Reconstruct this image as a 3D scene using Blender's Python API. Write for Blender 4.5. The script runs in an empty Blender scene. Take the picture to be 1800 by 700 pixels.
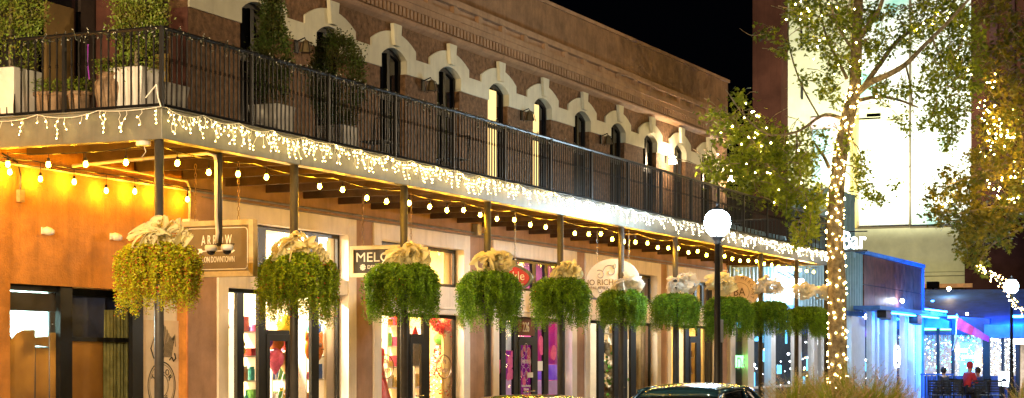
import bpy, math, random
from mathutils import Vector, Matrix, Euler
random.seed(7)
R = math.radians
SC = bpy.context.scene
COL = SC.collection
# ------------------------------------------------------------------ camera
EYE = 1.85
TH = math.atan(1420 / 3241.0)
CT, ST = math.cos(TH), math.sin(TH)
F = 3241.0
cam = bpy.data.cameras.new('camera')
cam.sensor_width = 36; cam.lens = 36 * F / 1800
cam.shift_y = 281 / 1800.0
cam.clip_end = 2000; cam.clip_start = .1
co = bpy.data.objects.new('camera', cam); COL.objects.link(co)
co.location = (0, 0, EYE); co.rotation_euler = (R(90), 0, TH - R(90))
SC.camera = co
SC.view_settings.view_transform = 'Standard'; SC.view_settings.look = 'None'
SC.view_settings.exposure = 1.32; SC.view_settings.gamma = 1
SC.render.engine = 'CYCLES'
cy = SC.cycles
cy.use_denoising = True; cy.max_bounces = 6; cy.diffuse_bounces = 3; cy.glossy_bounces = 3
cy.transparent_max_bounces = 24; cy.transmission_bounces = 4
cy.sample_clamp_indirect = 4; cy.sample_clamp_direct = 0; cy.caustics_reflective = False; cy.caustics_refractive = False
try: cy.use_light_tree = True
except Exception: pass
# night sky
W = bpy.data.worlds.new('World'); SC.world = W; W.use_nodes = True
nt = W.node_tree; nt.nodes.clear()
wo = nt.nodes.new('ShaderNodeOutputWorld'); bg = nt.nodes.new('ShaderNodeBackground')
bg.inputs[0].default_value = (.06, .075, .13, 1); bg.inputs[1].default_value = .003
nt.links.new(bg.outputs[0], wo.inputs[0])
LIGHTS = []
def lamp(kind, name, loc, energy, color, size=.1, target=None, spot=None, parent=None, blend=.5, sy=None):
    l = bpy.data.lights.new(name, kind); l.energy = energy; l.color = color
    if kind in ('POINT', 'SPOT'): l.shadow_soft_size = size
    if kind == 'AREA':
        l.size = size
        if sy: l.shape = 'RECTANGLE'; l.size_y = sy
    if spot: l.spot_size = R(spot); l.spot_blend = blend
    o = bpy.data.objects.new(name, l); COL.objects.link(o); o.location = loc
    if target is not None:
        o.rotation_euler = (Vector(target) - Vector(loc)).to_track_quat('-Z', 'Y').to_euler()
    return o

# ------------------------------------------------------------------ measuring helpers (pixels of the 1800 px photograph to points of the place)
def PY(px, Y):            # X of the point of plane Y seen at column px
    k = (px - 900) / F
    return Y * (CT + k * ST) / (ST - k * CT)
def PX(px, X):            # Y of the point of plane X seen at column px
    k = (px - 900) / F
    return X * (ST - k * CT) / (CT + k * ST)
def DEP(X, Y): return X * CT + Y * ST
def ZZ(py, X, Y): return EYE + (631 - py) * DEP(X, Y) / F
def PD(px, py, D):
    l = (px - 900) / F * D
    return Vector((D * CT + l * ST, D * ST - l * CT, EYE + (631 - py) * D / F))
def AX(px, py, X):
    Y = PX(px, X); return Vector((X, Y, ZZ(py, X, Y)))
def AY(px, py, Y):
    X = PY(px, Y); return Vector((X, Y, ZZ(py, X, Y)))
def Z(zp): return EYE + zp

# ------------------------------------------------------------------ mesh helper
class MB:
    def __init__(s): s.v = []; s.f = []
    def add(s, vs, fs):
        n = len(s.v); s.v.extend(vs); s.f.extend([tuple(i + n for i in f) for f in fs]); return s
    def box(s, x0, x1, y0, y1, z0, z1):
        if x0 > x1: x0, x1 = x1, x0
        if y0 > y1: y0, y1 = y1, y0
        if z0 > z1: z0, z1 = z1, z0
        return s.add([(x0,y0,z0),(x1,y0,z0),(x1,y1,z0),(x0,y1,z0),(x0,y0,z1),(x1,y0,z1),(x1,y1,z1),(x0,y1,z1)],
            [(0,3,2,1),(4,5,6,7),(0,1,5,4),(1,2,6,5),(2,3,7,6),(3,0,4,7)])
    def taper(s, cx, cy, z0, z1, a0, b0, a1, b1):
        return s.add([(cx-a0,cy-b0,z0),(cx+a0,cy-b0,z0),(cx+a0,cy+b0,z0),(cx-a0,cy+b0,z0),(cx-a1,cy-b1,z1),(cx+a1,cy-b1,z1),(cx+a1,cy+b1,z1),(cx-a1,cy+b1,z1)],
            [(0,3,2,1),(4,5,6,7),(0,1,5,4),(1,2,6,5),(2,3,7,6),(3,0,4,7)])
    def prism(s, pts, o, u, v, n, t):       # pts (a,b) -> o + a*u + b*v, thickness t along n
        o, u, v, n = Vector(o), Vector(u), Vector(v), Vector(n)
        A = [o + u*a + v*b for a, b in pts]; B = [p + n*t for p in A]; k = len(A)
        fs = [tuple(range(k)), tuple(range(2*k-1, k-1, -1))]
        for i in range(k): j = (i+1) % k; fs.append((j, i, i+k, j+k))
        return s.add([tuple(p) for p in A+B], fs)
    def xz(s, pts, y0, y1): return s.prism(pts, (0,y0,0), (1,0,0), (0,0,1), (0,1,0), y1-y0)
    def yz(s, pts, x0, x1): return s.prism(pts, (x0,0,0), (0,1,0), (0,0,1), (1,0,0), x1-x0)
    def tube(s, pts, r, n=8, cap=True):
        P = [Vector(p) for p in pts]; rs = r if isinstance(r, (list, tuple)) else [r]*len(P)
        rings = []; ref = None
        for i, p in enumerate(P):
            d = (P[min(i+1, len(P)-1)] - P[max(i-1, 0)])
            if d.length < 1e-9: d = Vector((0,0,1))
            d.normalize()
            if ref is None: ref = Vector((1,0,0)) if abs(d.x) < .8 else Vector((0,1,0))
            a = (ref - d*ref.dot(d))
            if a.length < 1e-6: a = d.orthogonal()
            a.normalize(); b = d.cross(a); ref = a
            rings.append([tuple(p + a*(rs[i]*math.cos(2*math.pi*k/n)) + b*(rs[i]*math.sin(2*math.pi*k/n))) for k in range(n)])
        vs = [q for rg in rings for q in rg]; fs = []
        for i in range(len(P)-1):
            for k in range(n):
                k2 = (k+1) % n
                fs.append((i*n+k, i*n+k2, (i+1)*n+k2, (i+1)*n+k))
        if cap: fs.append(tuple(range(n-1, -1, -1))); fs.append(tuple((len(P)-1)*n+k for k in range(n)))
        return s.add(vs, fs)
    def lathe(s, prof, c, n=16, sx=1, sy=1, cap=True):   # prof [(r,z)]
        cx, cy_, cz = c; vs = []
        for r_, z_ in prof:
            for k in range(n):
                a = 2*math.pi*k/n; vs.append((cx + sx*r_*math.cos(a), cy_ + sy*r_*math.sin(a), cz+z_))
        fs = []
        for i in range(len(prof)-1):
            for k in range(n):
                k2 = (k+1) % n; fs.append((i*n+k, i*n+k2, (i+1)*n+k2, (i+1)*n+k))
        if cap: fs.append(tuple(range(n-1, -1, -1))); fs.append(tuple((len(prof)-1)*n+k for k in range(n)))
        return s.add(vs, fs)
    def ball(s, c, r, n=8, m=6, sz=1):
        prof = [(max(r*math.sin(math.pi*i/m), r*.02), -r*sz*math.cos(math.pi*i/m)) for i in range(m+1)]
        return s.lathe(prof, c, n)
    def gem(s, c, r):
        x, y, z = c
        return s.add([(x+r,y,z),(x-r,y,z),(x,y+r,z),(x,y-r,z),(x,y,z+r),(x,y,z-r)],
            [(0,2,4),(2,1,4),(1,3,4),(3,0,4),(2,0,5),(1,2,5),(3,1,5),(0,3,5)])
    def build(s, name, mat, parent=None, smooth=False, bevel=0):
        off = Vector((0,0,0)); p = parent
        while p is not None: off += p.location; p = p.parent
        if parent is None and s.v:
            xs = [q[0] for q in s.v]; ys = [q[1] for q in s.v]; zs = [q[2] for q in s.v]
            off = Vector(((min(xs)+max(xs))/2, (min(ys)+max(ys))/2, min(zs)))
        me = bpy.data.meshes.new(name)
        me.from_pydata([(q[0]-off.x, q[1]-off.y, q[2]-off.z) for q in s.v], [], s.f)
        if smooth: me.polygons.foreach_set('use_smooth', [True]*len(me.polygons))
        me.update()
        if mat: me.materials.append(mat)
        o = bpy.data.objects.new(name, me); COL.objects.link(o)
        if parent is None: o.location = off
        else: o.parent = parent
        if bevel:
            b = o.modifiers.new('bevel', 'BEVEL'); b.width = bevel; b.segments = 2; b.limit_method = 'ANGLE'
        return o
def tag(o, label=None, cat=None, group=None, kind=None):
    if label: o['label'] = label
    if cat: o['category'] = cat
    if group: o['group'] = group
    if kind: o['kind'] = kind
    return o
def thing(name, label, cat, loc=(0,0,0), group=None):
    o = bpy.data.objects.new(name, None); COL.objects.link(o); o.location = loc; o.empty_display_size = .2
    return tag(o, label, cat, group)
def kids(o): return list(o.children)
def copytree(o, parent=None):
    c = o.copy(); COL.objects.link(c)
    if parent is not None: c.parent = parent
    for ch in kids(o): copytree(ch, c)
    return c
def dup(o, loc, label, rz=0, group=None, scale=None):
    c = copytree(o); c.location = loc; c.rotation_euler = (0,0,rz); c['label'] = label
    if group: c['group'] = group
    if scale: c.scale = scale
    return c
def text_mb(s, size, o, u, v, n, depth=.006, sx=1, align='CENTER'):
    cu = bpy.data.curves.new('lettering', 'FONT'); cu.body = s; cu.size = size; cu.align_x = align; cu.align_y = 'CENTER'; cu.extrude = depth; cu.resolution_u = 3
    ob = bpy.data.objects.new('lettering', cu); COL.objects.link(ob)
    dg = bpy.context.evaluated_depsgraph_get(); me = bpy.data.meshes.new_from_object(ob.evaluated_get(dg))
    o, u, v, n = Vector(o), Vector(u), Vector(v), Vector(n); m = MB()
    m.add([tuple(o + u*(q.co.x*sx) + v*q.co.y + n*q.co.z) for q in me.vertices], [tuple(p.vertices) for p in me.polygons])
    bpy.data.objects.remove(ob); bpy.data.curves.remove(cu); bpy.data.meshes.remove(me)
    return m
def merge(*ms):
    r = MB()
    for m in ms: r.add(m.v, m.f)
    return r

# ------------------------------------------------------------------ materials
M = {}
def mk(name, col, rough=.6, metal=0, var=.15, scale=4, bump=0, bscale=40, emit=0, ecol=None, col2=None, streak=0, coat=0, spec=.5, sub=0):
    m = bpy.data.materials.new(name); m.use_nodes = True; M[name] = m
    n = m.node_tree.nodes; l = m.node_tree.links; b = n['Principled BSDF']
    b.inputs['Roughness'].default_value = rough; b.inputs['Metallic'].default_value = metal
    b.inputs['Coat Weight'].default_value = coat; b.inputs['Specular IOR Level'].default_value = spec
    tc = n.new('ShaderNodeTexCoord')
    no = n.new('ShaderNodeTexNoise'); no.inputs['Scale'].default_value = scale; no.inputs['Detail'].default_value = 6; no.inputs['Roughness'].default_value = .65
    l.new(tc.outputs['Object'], no.inputs['Vector'])
    mx = n.new('ShaderNodeMix'); mx.data_type = 'RGBA'
    c2 = col2 or tuple(max(0, c*(1-var*2.2)) for c in col); c1 = col if col2 else tuple(min(1, c*(1+var)) for c in col)
    mx.inputs[6].default_value = (*c1, 1); mx.inputs[7].default_value = (*c2, 1)
    cr = n.new('ShaderNodeMapRange'); cr.inputs[1].default_value = .35; cr.inputs[2].default_value = .68
    l.new(no.outputs['Fac'], cr.inputs[0]); l.new(cr.outputs[0], mx.inputs[0])
    out = mx.outputs[2]
    if streak:
        mp = n.new('ShaderNodeMapping'); mp.inputs['Scale'].default_value = (5, 5, .35); l.new(tc.outputs['Object'], mp.inputs[0])
        n2 = n.new('ShaderNodeTexNoise'); n2.inputs['Scale'].default_value = 1.5; n2.inputs['Detail'].default_value = 5; l.new(mp.outputs[0], n2.inputs['Vector'])
        r2 = n.new('ShaderNodeMapRange'); r2.inputs[1].default_value = .5; r2.inputs[2].default_value = .75; r2.inputs[4].default_value = streak; l.new(n2.outputs['Fac'], r2.inputs[0])
        m2 = n.new('ShaderNodeMix'); m2.data_type = 'RGBA'; l.new(r2.outputs[0], m2.inputs[0]); l.new(out, m2.inputs[6])
        m2.inputs[7].default_value = (*[c*.35 for c in col], 1); out = m2.outputs[2]
    l.new(out, b.inputs['Base Color'])
    if bump:
        bn = n.new('ShaderNodeTexNoise'); bn.inputs['Scale'].default_value = bscale; bn.inputs['Detail'].default_value = 5; l.new(tc.outputs['Object'], bn.inputs['Vector'])
        bp = n.new('ShaderNodeBump'); bp.inputs['Strength'].default_value = bump; bp.inputs['Distance'].default_value = .02
        l.new(bn.outputs['Fac'], bp.inputs['Height']); l.new(bp.outputs[0], b.inputs['Normal'])
    if emit:
        b.inputs['Emission Color'].default_value = (*(ecol or col), 1); b.inputs['Emission Strength'].default_value = emit
    return m
def mk_leaf(name, col, col2, trans=.3, rough=.55, scale=7):
    m = bpy.data.materials.new(name); m.use_nodes = True; M[name] = m
    n = m.node_tree.nodes; l = m.node_tree.links; b = n['Principled BSDF']; b.inputs['Roughness'].default_value = rough
    tc = n.new('ShaderNodeTexCoord'); no = n.new('ShaderNodeTexNoise'); no.inputs['Scale'].default_value = scale; no.inputs['Detail'].default_value = 3
    l.new(tc.outputs['Object'], no.inputs['Vector'])
    g = n.new('ShaderNodeNewGeometry'); ad = n.new('ShaderNodeMath'); ad.operation = 'MULTIPLY_ADD'; ad.inputs[1].default_value = .35
    l.new(g.outputs['Random Per Island'], ad.inputs[0]); l.new(no.outputs['Fac'], ad.inputs[2])
    cr = n.new('ShaderNodeMapRange'); cr.inputs[1].default_value = .45; cr.inputs[2].default_value = .9; l.new(ad.outputs[0], cr.inputs[0])
    mx = n.new('ShaderNodeMix'); mx.data_type = 'RGBA'; mx.inputs[6].default_value = (*col, 1); mx.inputs[7].default_value = (*col2, 1)
    l.new(cr.outputs[0], mx.inputs[0]); l.new(mx.outputs[2], b.inputs['Base Color'])
    tr = n.new('ShaderNodeBsdfTranslucent'); l.new(mx.outputs[2], tr.inputs[0])
    ms = n.new('ShaderNodeMixShader'); ms.inputs[0].default_value = trans; l.new(b.outputs[0], ms.inputs[1]); l.new(tr.outputs[0], ms.inputs[2])
    l.new(ms.outputs[0], n['Material Output'].inputs[0]); return m
def mk_glass(name, tint=(1,1,1), refl=1.0, haze=0, hcol=(.5,.5,.5)):
    m = bpy.data.materials.new(name); m.use_nodes = True; M[name] = m
    n = m.node_tree.nodes; l = m.node_tree.links; n.remove(n['Principled BSDF'])
    t = n.new('ShaderNodeBsdfTransparent'); t.inputs[0].default_value = (*tint, 1)
    g = n.new('ShaderNodeBsdfGlossy'); g.inputs['Roughness'].default_value = .03
    fr = n.new('ShaderNodeLayerWeight'); fr.inputs[0].default_value = .5
    pw = n.new('ShaderNodeMath'); pw.operation = 'POWER'; pw.inputs[1].default_value = 4.5; l.new(fr.outputs['Facing'], pw.inputs[0])
    ma = n.new('ShaderNodeMath'); ma.operation = 'MULTIPLY_ADD'; ma.inputs[1].default_value = .8*refl; ma.inputs[2].default_value = .04*refl; l.new(pw.outputs[0], ma.inputs[0])
    ms = n.new('ShaderNodeMixShader'); l.new(ma.outputs[0], ms.inputs[0]); l.new(t.outputs[0], ms.inputs[1]); l.new(g.outputs[0], ms.inputs[2])
    out = ms.outputs[0]
    if haze:
        d = n.new('ShaderNodeBsdfDiffuse'); d.inputs[0].default_value = (*hcol, 1)
        m2 = n.new('ShaderNodeMixShader'); no = n.new('ShaderNodeTexNoise'); no.inputs['Scale'].default_value = 3
        m3 = n.new('ShaderNodeMath'); m3.operation = 'MULTIPLY'; m3.inputs[1].default_value = haze*2; l.new(no.outputs['Fac'], m3.inputs[0])
        l.new(m3.outputs[0], m2.inputs[0]); l.new(out, m2.inputs[1]); l.new(d.outputs[0], m2.inputs[2]); out = m2.outputs[0]
    l.new(out, n['Material Output'].inputs[0]); return m
def mk_emit(name, col, s):
    m = bpy.data.materials.new(name); m.use_nodes = True; M[name] = m
    n = m.node_tree.nodes; l = m.node_tree.links; n.remove(n['Principled BSDF'])
    e = n.new('ShaderNodeEmission'); e.inputs[0].default_value = (*col, 1); e.inputs[1].default_value = s
    l.new(e.outputs[0], n['Material Output'].inputs[0]); return m
def mk_cloth(name, col, trans=.35, thin=.2):
    m = bpy.data.materials.new(name); m.use_nodes = True; M[name] = m
    n = m.node_tree.nodes; l = m.node_tree.links; b = n['Principled BSDF']; b.inputs['Base Color'].default_value = (*col, 1); b.inputs['Roughness'].default_value = .35
    b.inputs['Sheen Weight'].default_value = .5
    tc = n.new('ShaderNodeTexCoord'); no = n.new('ShaderNodeTexNoise'); no.inputs['Scale'].default_value = 22; no.inputs['Detail'].default_value = 4; l.new(tc.outputs['Object'], no.inputs['Vector'])
    bp = n.new('ShaderNodeBump'); bp.inputs['Strength'].default_value = .6; bp.inputs['Distance'].default_value = .02; l.new(no.outputs['Fac'], bp.inputs['Height']); l.new(bp.outputs[0], b.inputs['Normal'])
    tr = n.new('ShaderNodeBsdfTranslucent'); tr.inputs[0].default_value = (*col, 1)
    ms = n.new('ShaderNodeMixShader'); ms.inputs[0].default_value = trans; l.new(b.outputs[0], ms.inputs[1]); l.new(tr.outputs[0], ms.inputs[2])
    tp = n.new('ShaderNodeBsdfTransparent'); m2 = n.new('ShaderNodeMixShader'); m2.inputs[0].default_value = thin
    l.new(ms.outputs[0], m2.inputs[1]); l.new(tp.outputs[0], m2.inputs[2]); l.new(m2.outputs[0], n['Material Output'].inputs[0]); return m

mk('orange_stucco', (.50,.21,.04), .75, var=.17, scale=2.2, bump=.6, bscale=38, streak=.4)
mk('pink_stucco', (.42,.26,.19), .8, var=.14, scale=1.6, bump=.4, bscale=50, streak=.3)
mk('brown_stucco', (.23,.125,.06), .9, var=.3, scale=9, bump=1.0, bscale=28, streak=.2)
mk('cornice_paint', (.36,.21,.11), .75, var=.12, scale=3, bump=.2, streak=.35)
mk('parapet_stucco', (.28,.155,.075), .85, var=.2, scale=2, bump=.8, bscale=22, streak=.4)
mk('cream_paint', (.72,.69,.52), .6, var=.05, scale=3, bump=.08, streak=.18)
mk('white_trim', (.80,.73,.66), .6, var=.05, scale=2.5, bump=.12, streak=.25)
mk('steel_fascia', (.15,.155,.14), .45, metal=.2, var=.18, scale=1.2, bump=.06, bscale=8, streak=.35)
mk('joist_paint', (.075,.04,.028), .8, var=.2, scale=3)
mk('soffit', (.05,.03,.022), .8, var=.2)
mk('iron', (.014,.013,.013), .45, metal=.2, var=.15, scale=20, spec=.35)
mk('pole_paint', (.05,.046,.042), .5, metal=.0, var=.15, scale=6, bump=.05)
mk('black_frame', (.008,.008,.008), .4, metal=.0, var=.2, spec=.25)
mk('dark_glass', (.006,.007,.01), .06, var=.3, spec=.8)
mk('dark_wall', (.045,.028,.02), .8, var=.25, scale=3, bump=.3)
mk('red_brown', (.14,.045,.028), .7, var=.2, scale=3, bump=.2)
mk('tan_door', (.26,.16,.05), .6, var=.15, scale=2)
mk('asphalt', (.045,.045,.047), .85, var=.25, scale=6, bump=.6, bscale=90)
mk('concrete', (.30,.28,.25), .85, var=.12, scale=2, bump=.3)
mk('ground_dirt', (.06,.06,.055), .9)
mk('white_planter', (.72,.70,.66), .5, var=.06, scale=5, streak=.15)
mk('grey_planter', (.36,.34,.31), .6, var=.1, scale=5)
mk('clay_pot', (.30,.20,.12), .7, var=.2, scale=9, bump=.2)
mk('white_pvc', (.7,.66,.58), .45, var=.05)
mk('galvanised', (.35,.34,.33), .4, metal=.7, var=.15)
mk('chain_metal', (.25,.16,.08), .4, metal=.8)
mk('sign_olive', (.14,.10,.045), .6, var=.1)
mk('sign_frame', (.45,.36,.20), .6, var=.1, scale=8)
mk('sign_black', (.02,.017,.014), .5)
mk('sign_cream', (.72,.62,.42), .55, var=.05)
mk('sign_red', (.45,.015,.02), .45, var=.12)
mk('sign_greyblue', (.12,.16,.17), .5)
mk('sign_white', (.78,.76,.74), .5, var=.04)
mk('sign_beige', (.62,.50,.38), .55, var=.08)
mk('letter_white', (.8,.8,.76), .5, var=.02)
mk('letter_black', (.015,.015,.015), .5)
mk('letter_brown', (.10,.06,.045), .5)
mk('bark', (.26,.21,.13), .85, var=.3, scale=9, bump=1.0, bscale=30)
mk('copper_panel', (.20,.075,.06), .42, metal=.3, var=.3, scale=2, bump=.08, streak=.35)
mk('corrugated', (.26,.44,.54), .4, metal=.3, var=.08, scale=2)
mk('tower_brown', (.055,.018,.010), .9, var=.2, scale=.4, streak=.3, spec=.05)
mk('tower_dark', (.05,.02,.018), .9, spec=.05, var=.3, scale=.4)
mk('cream_wall', (.62,.58,.36), .8, var=.08, scale=.8, bump=.1)
mk('orange_strip', (.65,.25,.06), .5)
mk('blue_awning', (.05,.20,.70), .7, var=.15, scale=1.5)
mk('navy', (.02,.03,.09), .6)
mk('red_flag', (.62,.02,.06), .7)
mk('magenta', (.5,.04,.4), .7)
mk('car_black', (.012,.010,.010), .18, metal=.3, coat=1, var=.1)
mk('car_blue', (.03,.10,.16), .2, metal=.5, coat=1, var=.1)
mk('car_glass', (.01,.012,.014), .04, spec=1)
mk('tyre', (.02,.02,.02), .9); mk('chrome', (.6,.6,.6), .15, metal=1, var=.05); mk('tail_red', (.3,.01,.01), .2)
mk('skin', (.45,.25,.17), .5, var=.06); mk('hair', (.02,.014,.01), .6); mk('jacket_red', (.55,.03,.05), .8); mk('jacket_blue', (.04,.08,.22), .8); mk('trousers', (.03,.03,.05), .8)
mk('curtain_green', (.22,.22,.08), .85, var=.2, scale=5)
mk('paper_white', (.72,.62,.52), .8, var=.06)
mk('wire_green', (.02,.03,.015), .5); mk('unlit_bulb', (.6,.6,.5), .2)
mk('cream_interior', (.78,.66,.44), .7, var=.03); mk('interior_dark', (.10,.085,.07), .8); mk('interior_tan', (.42,.33,.2), .8); mk('interior_yellow', (.70,.54,.22), .8, var=.03)
mk('wood_floor', (.22,.13,.06), .5, scale=6); mk('shelf_wood', (.55,.42,.28), .5)
for nme, c in dict(red=(.6,.02,.02), orange=(.75,.22,.02), yellow=(.8,.6,.04), green=(.1,.4,.06), blue=(.03,.12,.55), purple=(.25,.03,.4), pink=(.75,.12,.3), white=(.8,.78,.74), black=(.02,.02,.02), teal=(.05,.4,.42), brown=(.2,.1,.05), gold=(.6,.42,.12), grey=(.3,.3,.32)).items():
    mk('goods_'+nme, c, .4, var=.12, scale=18)
mk('rose_wall', (.5,.10,.22), .45)
mk('frosted', (.55,.5,.58), .6, var=.15, scale=3); mk('blind_white', (.7,.72,.75), .6)
mk('roof_dark', (.03,.03,.032), .8)
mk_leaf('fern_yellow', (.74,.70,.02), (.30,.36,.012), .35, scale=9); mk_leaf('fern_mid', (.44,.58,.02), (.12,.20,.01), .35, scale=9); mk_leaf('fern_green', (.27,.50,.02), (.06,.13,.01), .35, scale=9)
mk_leaf('fern_red', (.45,.05,.015), (.5,.18,.02), .2)
mk_leaf('tree_leaf', (.30,.37,.02), (.09,.15,.012), .45, scale=1.2); mk_leaf('tree_leaf_gold', (.34,.26,.02), (.09,.13,.012), .45, scale=.9)
mk_leaf('cypress', (.06,.12,.015), (.08,.07,.01), .15, scale=3); mk_leaf('cypress_bright', (.20,.32,.03), (.16,.13,.02), .2, scale=3)
mk_leaf('dry_grass', (.55,.58,.07), (.24,.34,.04), .35, scale=2); mk_leaf('plume', (.72,.50,.22), (.5,.34,.14), .3); mk_leaf('kraft', (.46,.24,.07), (.30,.15,.045), .5, scale=2)
mk_leaf('decal_magenta', (.50,.02,.42), (.16,.01,.30), .7, scale=9); mk_leaf('decal_violet', (.20,.06,.62), (.42,.36,.75), .7, scale=3); mk_leaf('decal_rose', (.6,.08,.25), (.30,.04,.40), .7, scale=3); mk_leaf('film_frost', (.6,.55,.66), (.5,.45,.6), .6)
mk_glass('shop_glass', (.96,.96,.94), 1.0, haze=.03, hcol=(.6,.55,.5)); mk_glass('vinyl_window', (.85,.92,.95), 1.2, haze=.12, hcol=(.5,.65,.7)); mk_glass('tint_glass', (.35,.35,.4), 1.3)
mk_cloth('organza_gold', (.97,.88,.50), .35, .12); mk_cloth('organza_white', (.97,.93,.84), .35, .12); mk_cloth('plastic_sheet', (.7,.9,.86), .6, .1)
mk_emit('bulb_warm', (1, .45, .014), 200); mk_emit('icicle_bulb', (1, .66, .18), 22); mk_emit('icicle_cool', (1, .80, .48), 20)
mk_emit('tree_bulb', (1, .66, .20), 34); mk_emit('tree_bulb_bright', (1, .62, .16), 85); mk_emit('lamp_cool', (.62, .86, 1), 42); mk_emit('sconce_lit', (1, .72, .42), 60)
mk_emit('panel_warm', (1, .80, .52), 6); mk_emit('blue_led', (.02, .22, 1), 22); mk_emit('spot_white', (.8,.9,1), 60); mk_emit('screen_blue', (.10,.55,1), 2.2); mk_emit('screen_white', (.8,.95,1), 3)
mk_emit('lit_letters', (.9,1,1), 4); mk_emit('lit_window', (1,.66,.24), .75); mk_emit('green_neon', (.15,1,.2), 3); mk_emit('twinkle', (.8,.9,1), 14); mk_emit('twinkle_green', (.1,1,.6), 5); mk_emit('twinkle_amber', (1,.6,.2), 12); mk_emit('street_warm', (1,.66,.34), 30)

# ================================================================== THE SETTING
YW, YF = 15.58, 12.77
X0 = PY(285, YF)                 # balcony corner
XE = PY(1455, YF)                # far end of the balcony
XC = PY(1278, YW)                # far corner of the stuccoed building
XB = PY(331, YW)                 # joint between the two old buildings
tag(MB().box(-60, 700, -400, 400, -.6, -.02).build('ground', M['ground_dirt']), kind='structure')
tag(MB().box(-50, 300, -3, 9.7, -.02, 0).build('road', M['asphalt']), kind='structure')
tag(MB().box(-50, 300, 9.7, 30, -.02, .13).build('sidewalk', M['concrete']), kind='structure')
tag(MB().box(-50, 300, 9.55, 9.7, -.02, .14).build('kerb', M['white_trim']), kind='structure')
for i in range(12):
    tag(MB().box(-10+i*9, -6+i*9, 4.9, 5.05, 0, .004).build('lane_marking', M['letter_white']), kind='structure')

# ------------------------------------------------------------------ orange building
GB = thing('orange_building', 'orange stucco building at the left end with boarded recessed shop entrance', 'building', (XB-4, YW, 0))
zd1 = ZZ(498, PY(20, YW), YW)      # head of the entrance
xl, xr = PY(18, YW), PY(327, YW)
b = MB()
b.box(4, xl, YW, YW+.4, 0, zd1); b.box(4, XB, YW, YW+.4, zd1, Z(2.98)); b.box(xr, XB, YW, YW+.4, 0, zd1)
b.build('wall', M['orange_stucco'], GB)
MB().box(xr+.005, XB-.02, YW-.012, YW, 0, zd1).build('corner_trim', M['orange_strip'], GB)
MB().box(4, X0-.4, YW-.1, YW+.4, Z(2.98), Z(3.12)).build('ledge', M['orange_stucco'], GB)
# upper storey set back
YT = 17.0
b = MB(); b.box(4, PY(62, YT), YT, YT+.3, Z(3.02), Z(8)); b.box(PY(142, YT), XB, YT, YT+.3, Z(3.02), Z(8)); b.box(4, XB, YT-.02, YT+.3, Z(5.7), Z(8))
b.build('upper_wall', M['dark_wall'], GB)
MB().box(4, XB, YW+.4, YT, Z(2.9), Z(3.02)).build('terrace_floor', M['concrete'], GB)
MB().box(PY(77, YT), PY(125, YT), YT-.05, YT, Z(3.03), Z(5.2)).build('door', M['tan_door'], GB)
MB().box(PY(62, YT), PY(142, YT), YT+.05, YT+.12, Z(3.03), Z(5.7)).build('window', M['dark_glass'], GB)
b = MB(); b.box(XB-.35, XB, YT-.35, YT, Z(3.02), Z(8)); b.build('pilaster', M['red_brown'], GB)
# entrance: left window, angled recess, window with the bird emblem
fr = MB(); yg = YW+.10
x1, x2, x3, x4, x5 = PY(20, YW), PY(100, YW), PY(122, YW), PY(228, YW+.1), PY(247, YW+.1)
fr.box(xl, xl+.04, yg, yg+.03, 0, zd1); fr.box(PY(101, yg), PY(122, yg), yg-.05, yg+.03, 0, zd1); fr.box(xl, PY(122, yg), yg, yg+.1, zd1-.08, zd1)
xa, xb_, xc_, xd = PY(122, yg), PY(228, yg), PY(247, yg), PY(327, yg)
fr.box(xb_, xc_, yg-.05, yg+.02, 0, zd1); fr.box(PY(319, yg), xd, yg-.02, yg+.02, 0, zd1); fr.box(xc_, xd, yg, yg+.1, zd1-.08, zd1)
yr = yg+.25
fr.box(xa, xb_+.8, yr, yr+.08, zd1-.1, zd1); fr.box(xa-.1, xa+.3, yr, yr+.03, 0, zd1)
ztr = ZZ(597, PY(160, yr), yr)
fr.box(xa, xb_+.8, yr-.02, yr+.08, ztr-.03, ztr+.03)
fr.build('entrance_frame', M['black_frame'], GB)
MB().box(xa, xb_+.9, YW+.4, YW+.6, zd1+.005, zd1+.1).build('entrance_ceiling', M['orange_stucco'], GB)
g = MB(); g.box(xl+.06, PY(101, yg), yg+.04, yg+.045, 0, zd1-.08); g.build('window', M['shop_glass'], GB)
za, zb_ = ZZ(525, xl+.3, yg), ZZ(546, xl+.3, yg)
MB().box(xl+.03, PY(103, yg), yg+.06, yg+.09, zb_, zd1-.1).build('window_blind', M['sign_black'], GB)
MB().box(PY(118, yr), PY(190, yr), yr+.05, yr+.08, ztr, zd1).build('window_blind', M['navy'], GB)
MB().box(PY(118, yr), PY(184, yr), yr+.03, yr+.07, 0, ztr-.03).build('kraft_paper', M['kraft'], GB)
c = MB(); n = 60; xs0, xs1 = PY(184, yr), PY(250, yr)
vs = []
for i in range(n+1):
    x = xs0+(xs1-xs0)*i/n; y = yr+.06+.02*math.sin(i*1.1)+.012*math.sin(i*2.7); vs += [(x, y, 0), (x, y, ZZ(545, x, yr))]
c.add(vs, [(2*i, 2*i+2, 2*i+3, 2*i+1) for i in range(n)]); c.build('curtain', M['curtain_green'], GB)
MB().box(xs0-.1, xs1+.2, yr+.12, yr+.14, 0, zd1).build('backing', M['navy'], GB)
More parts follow.
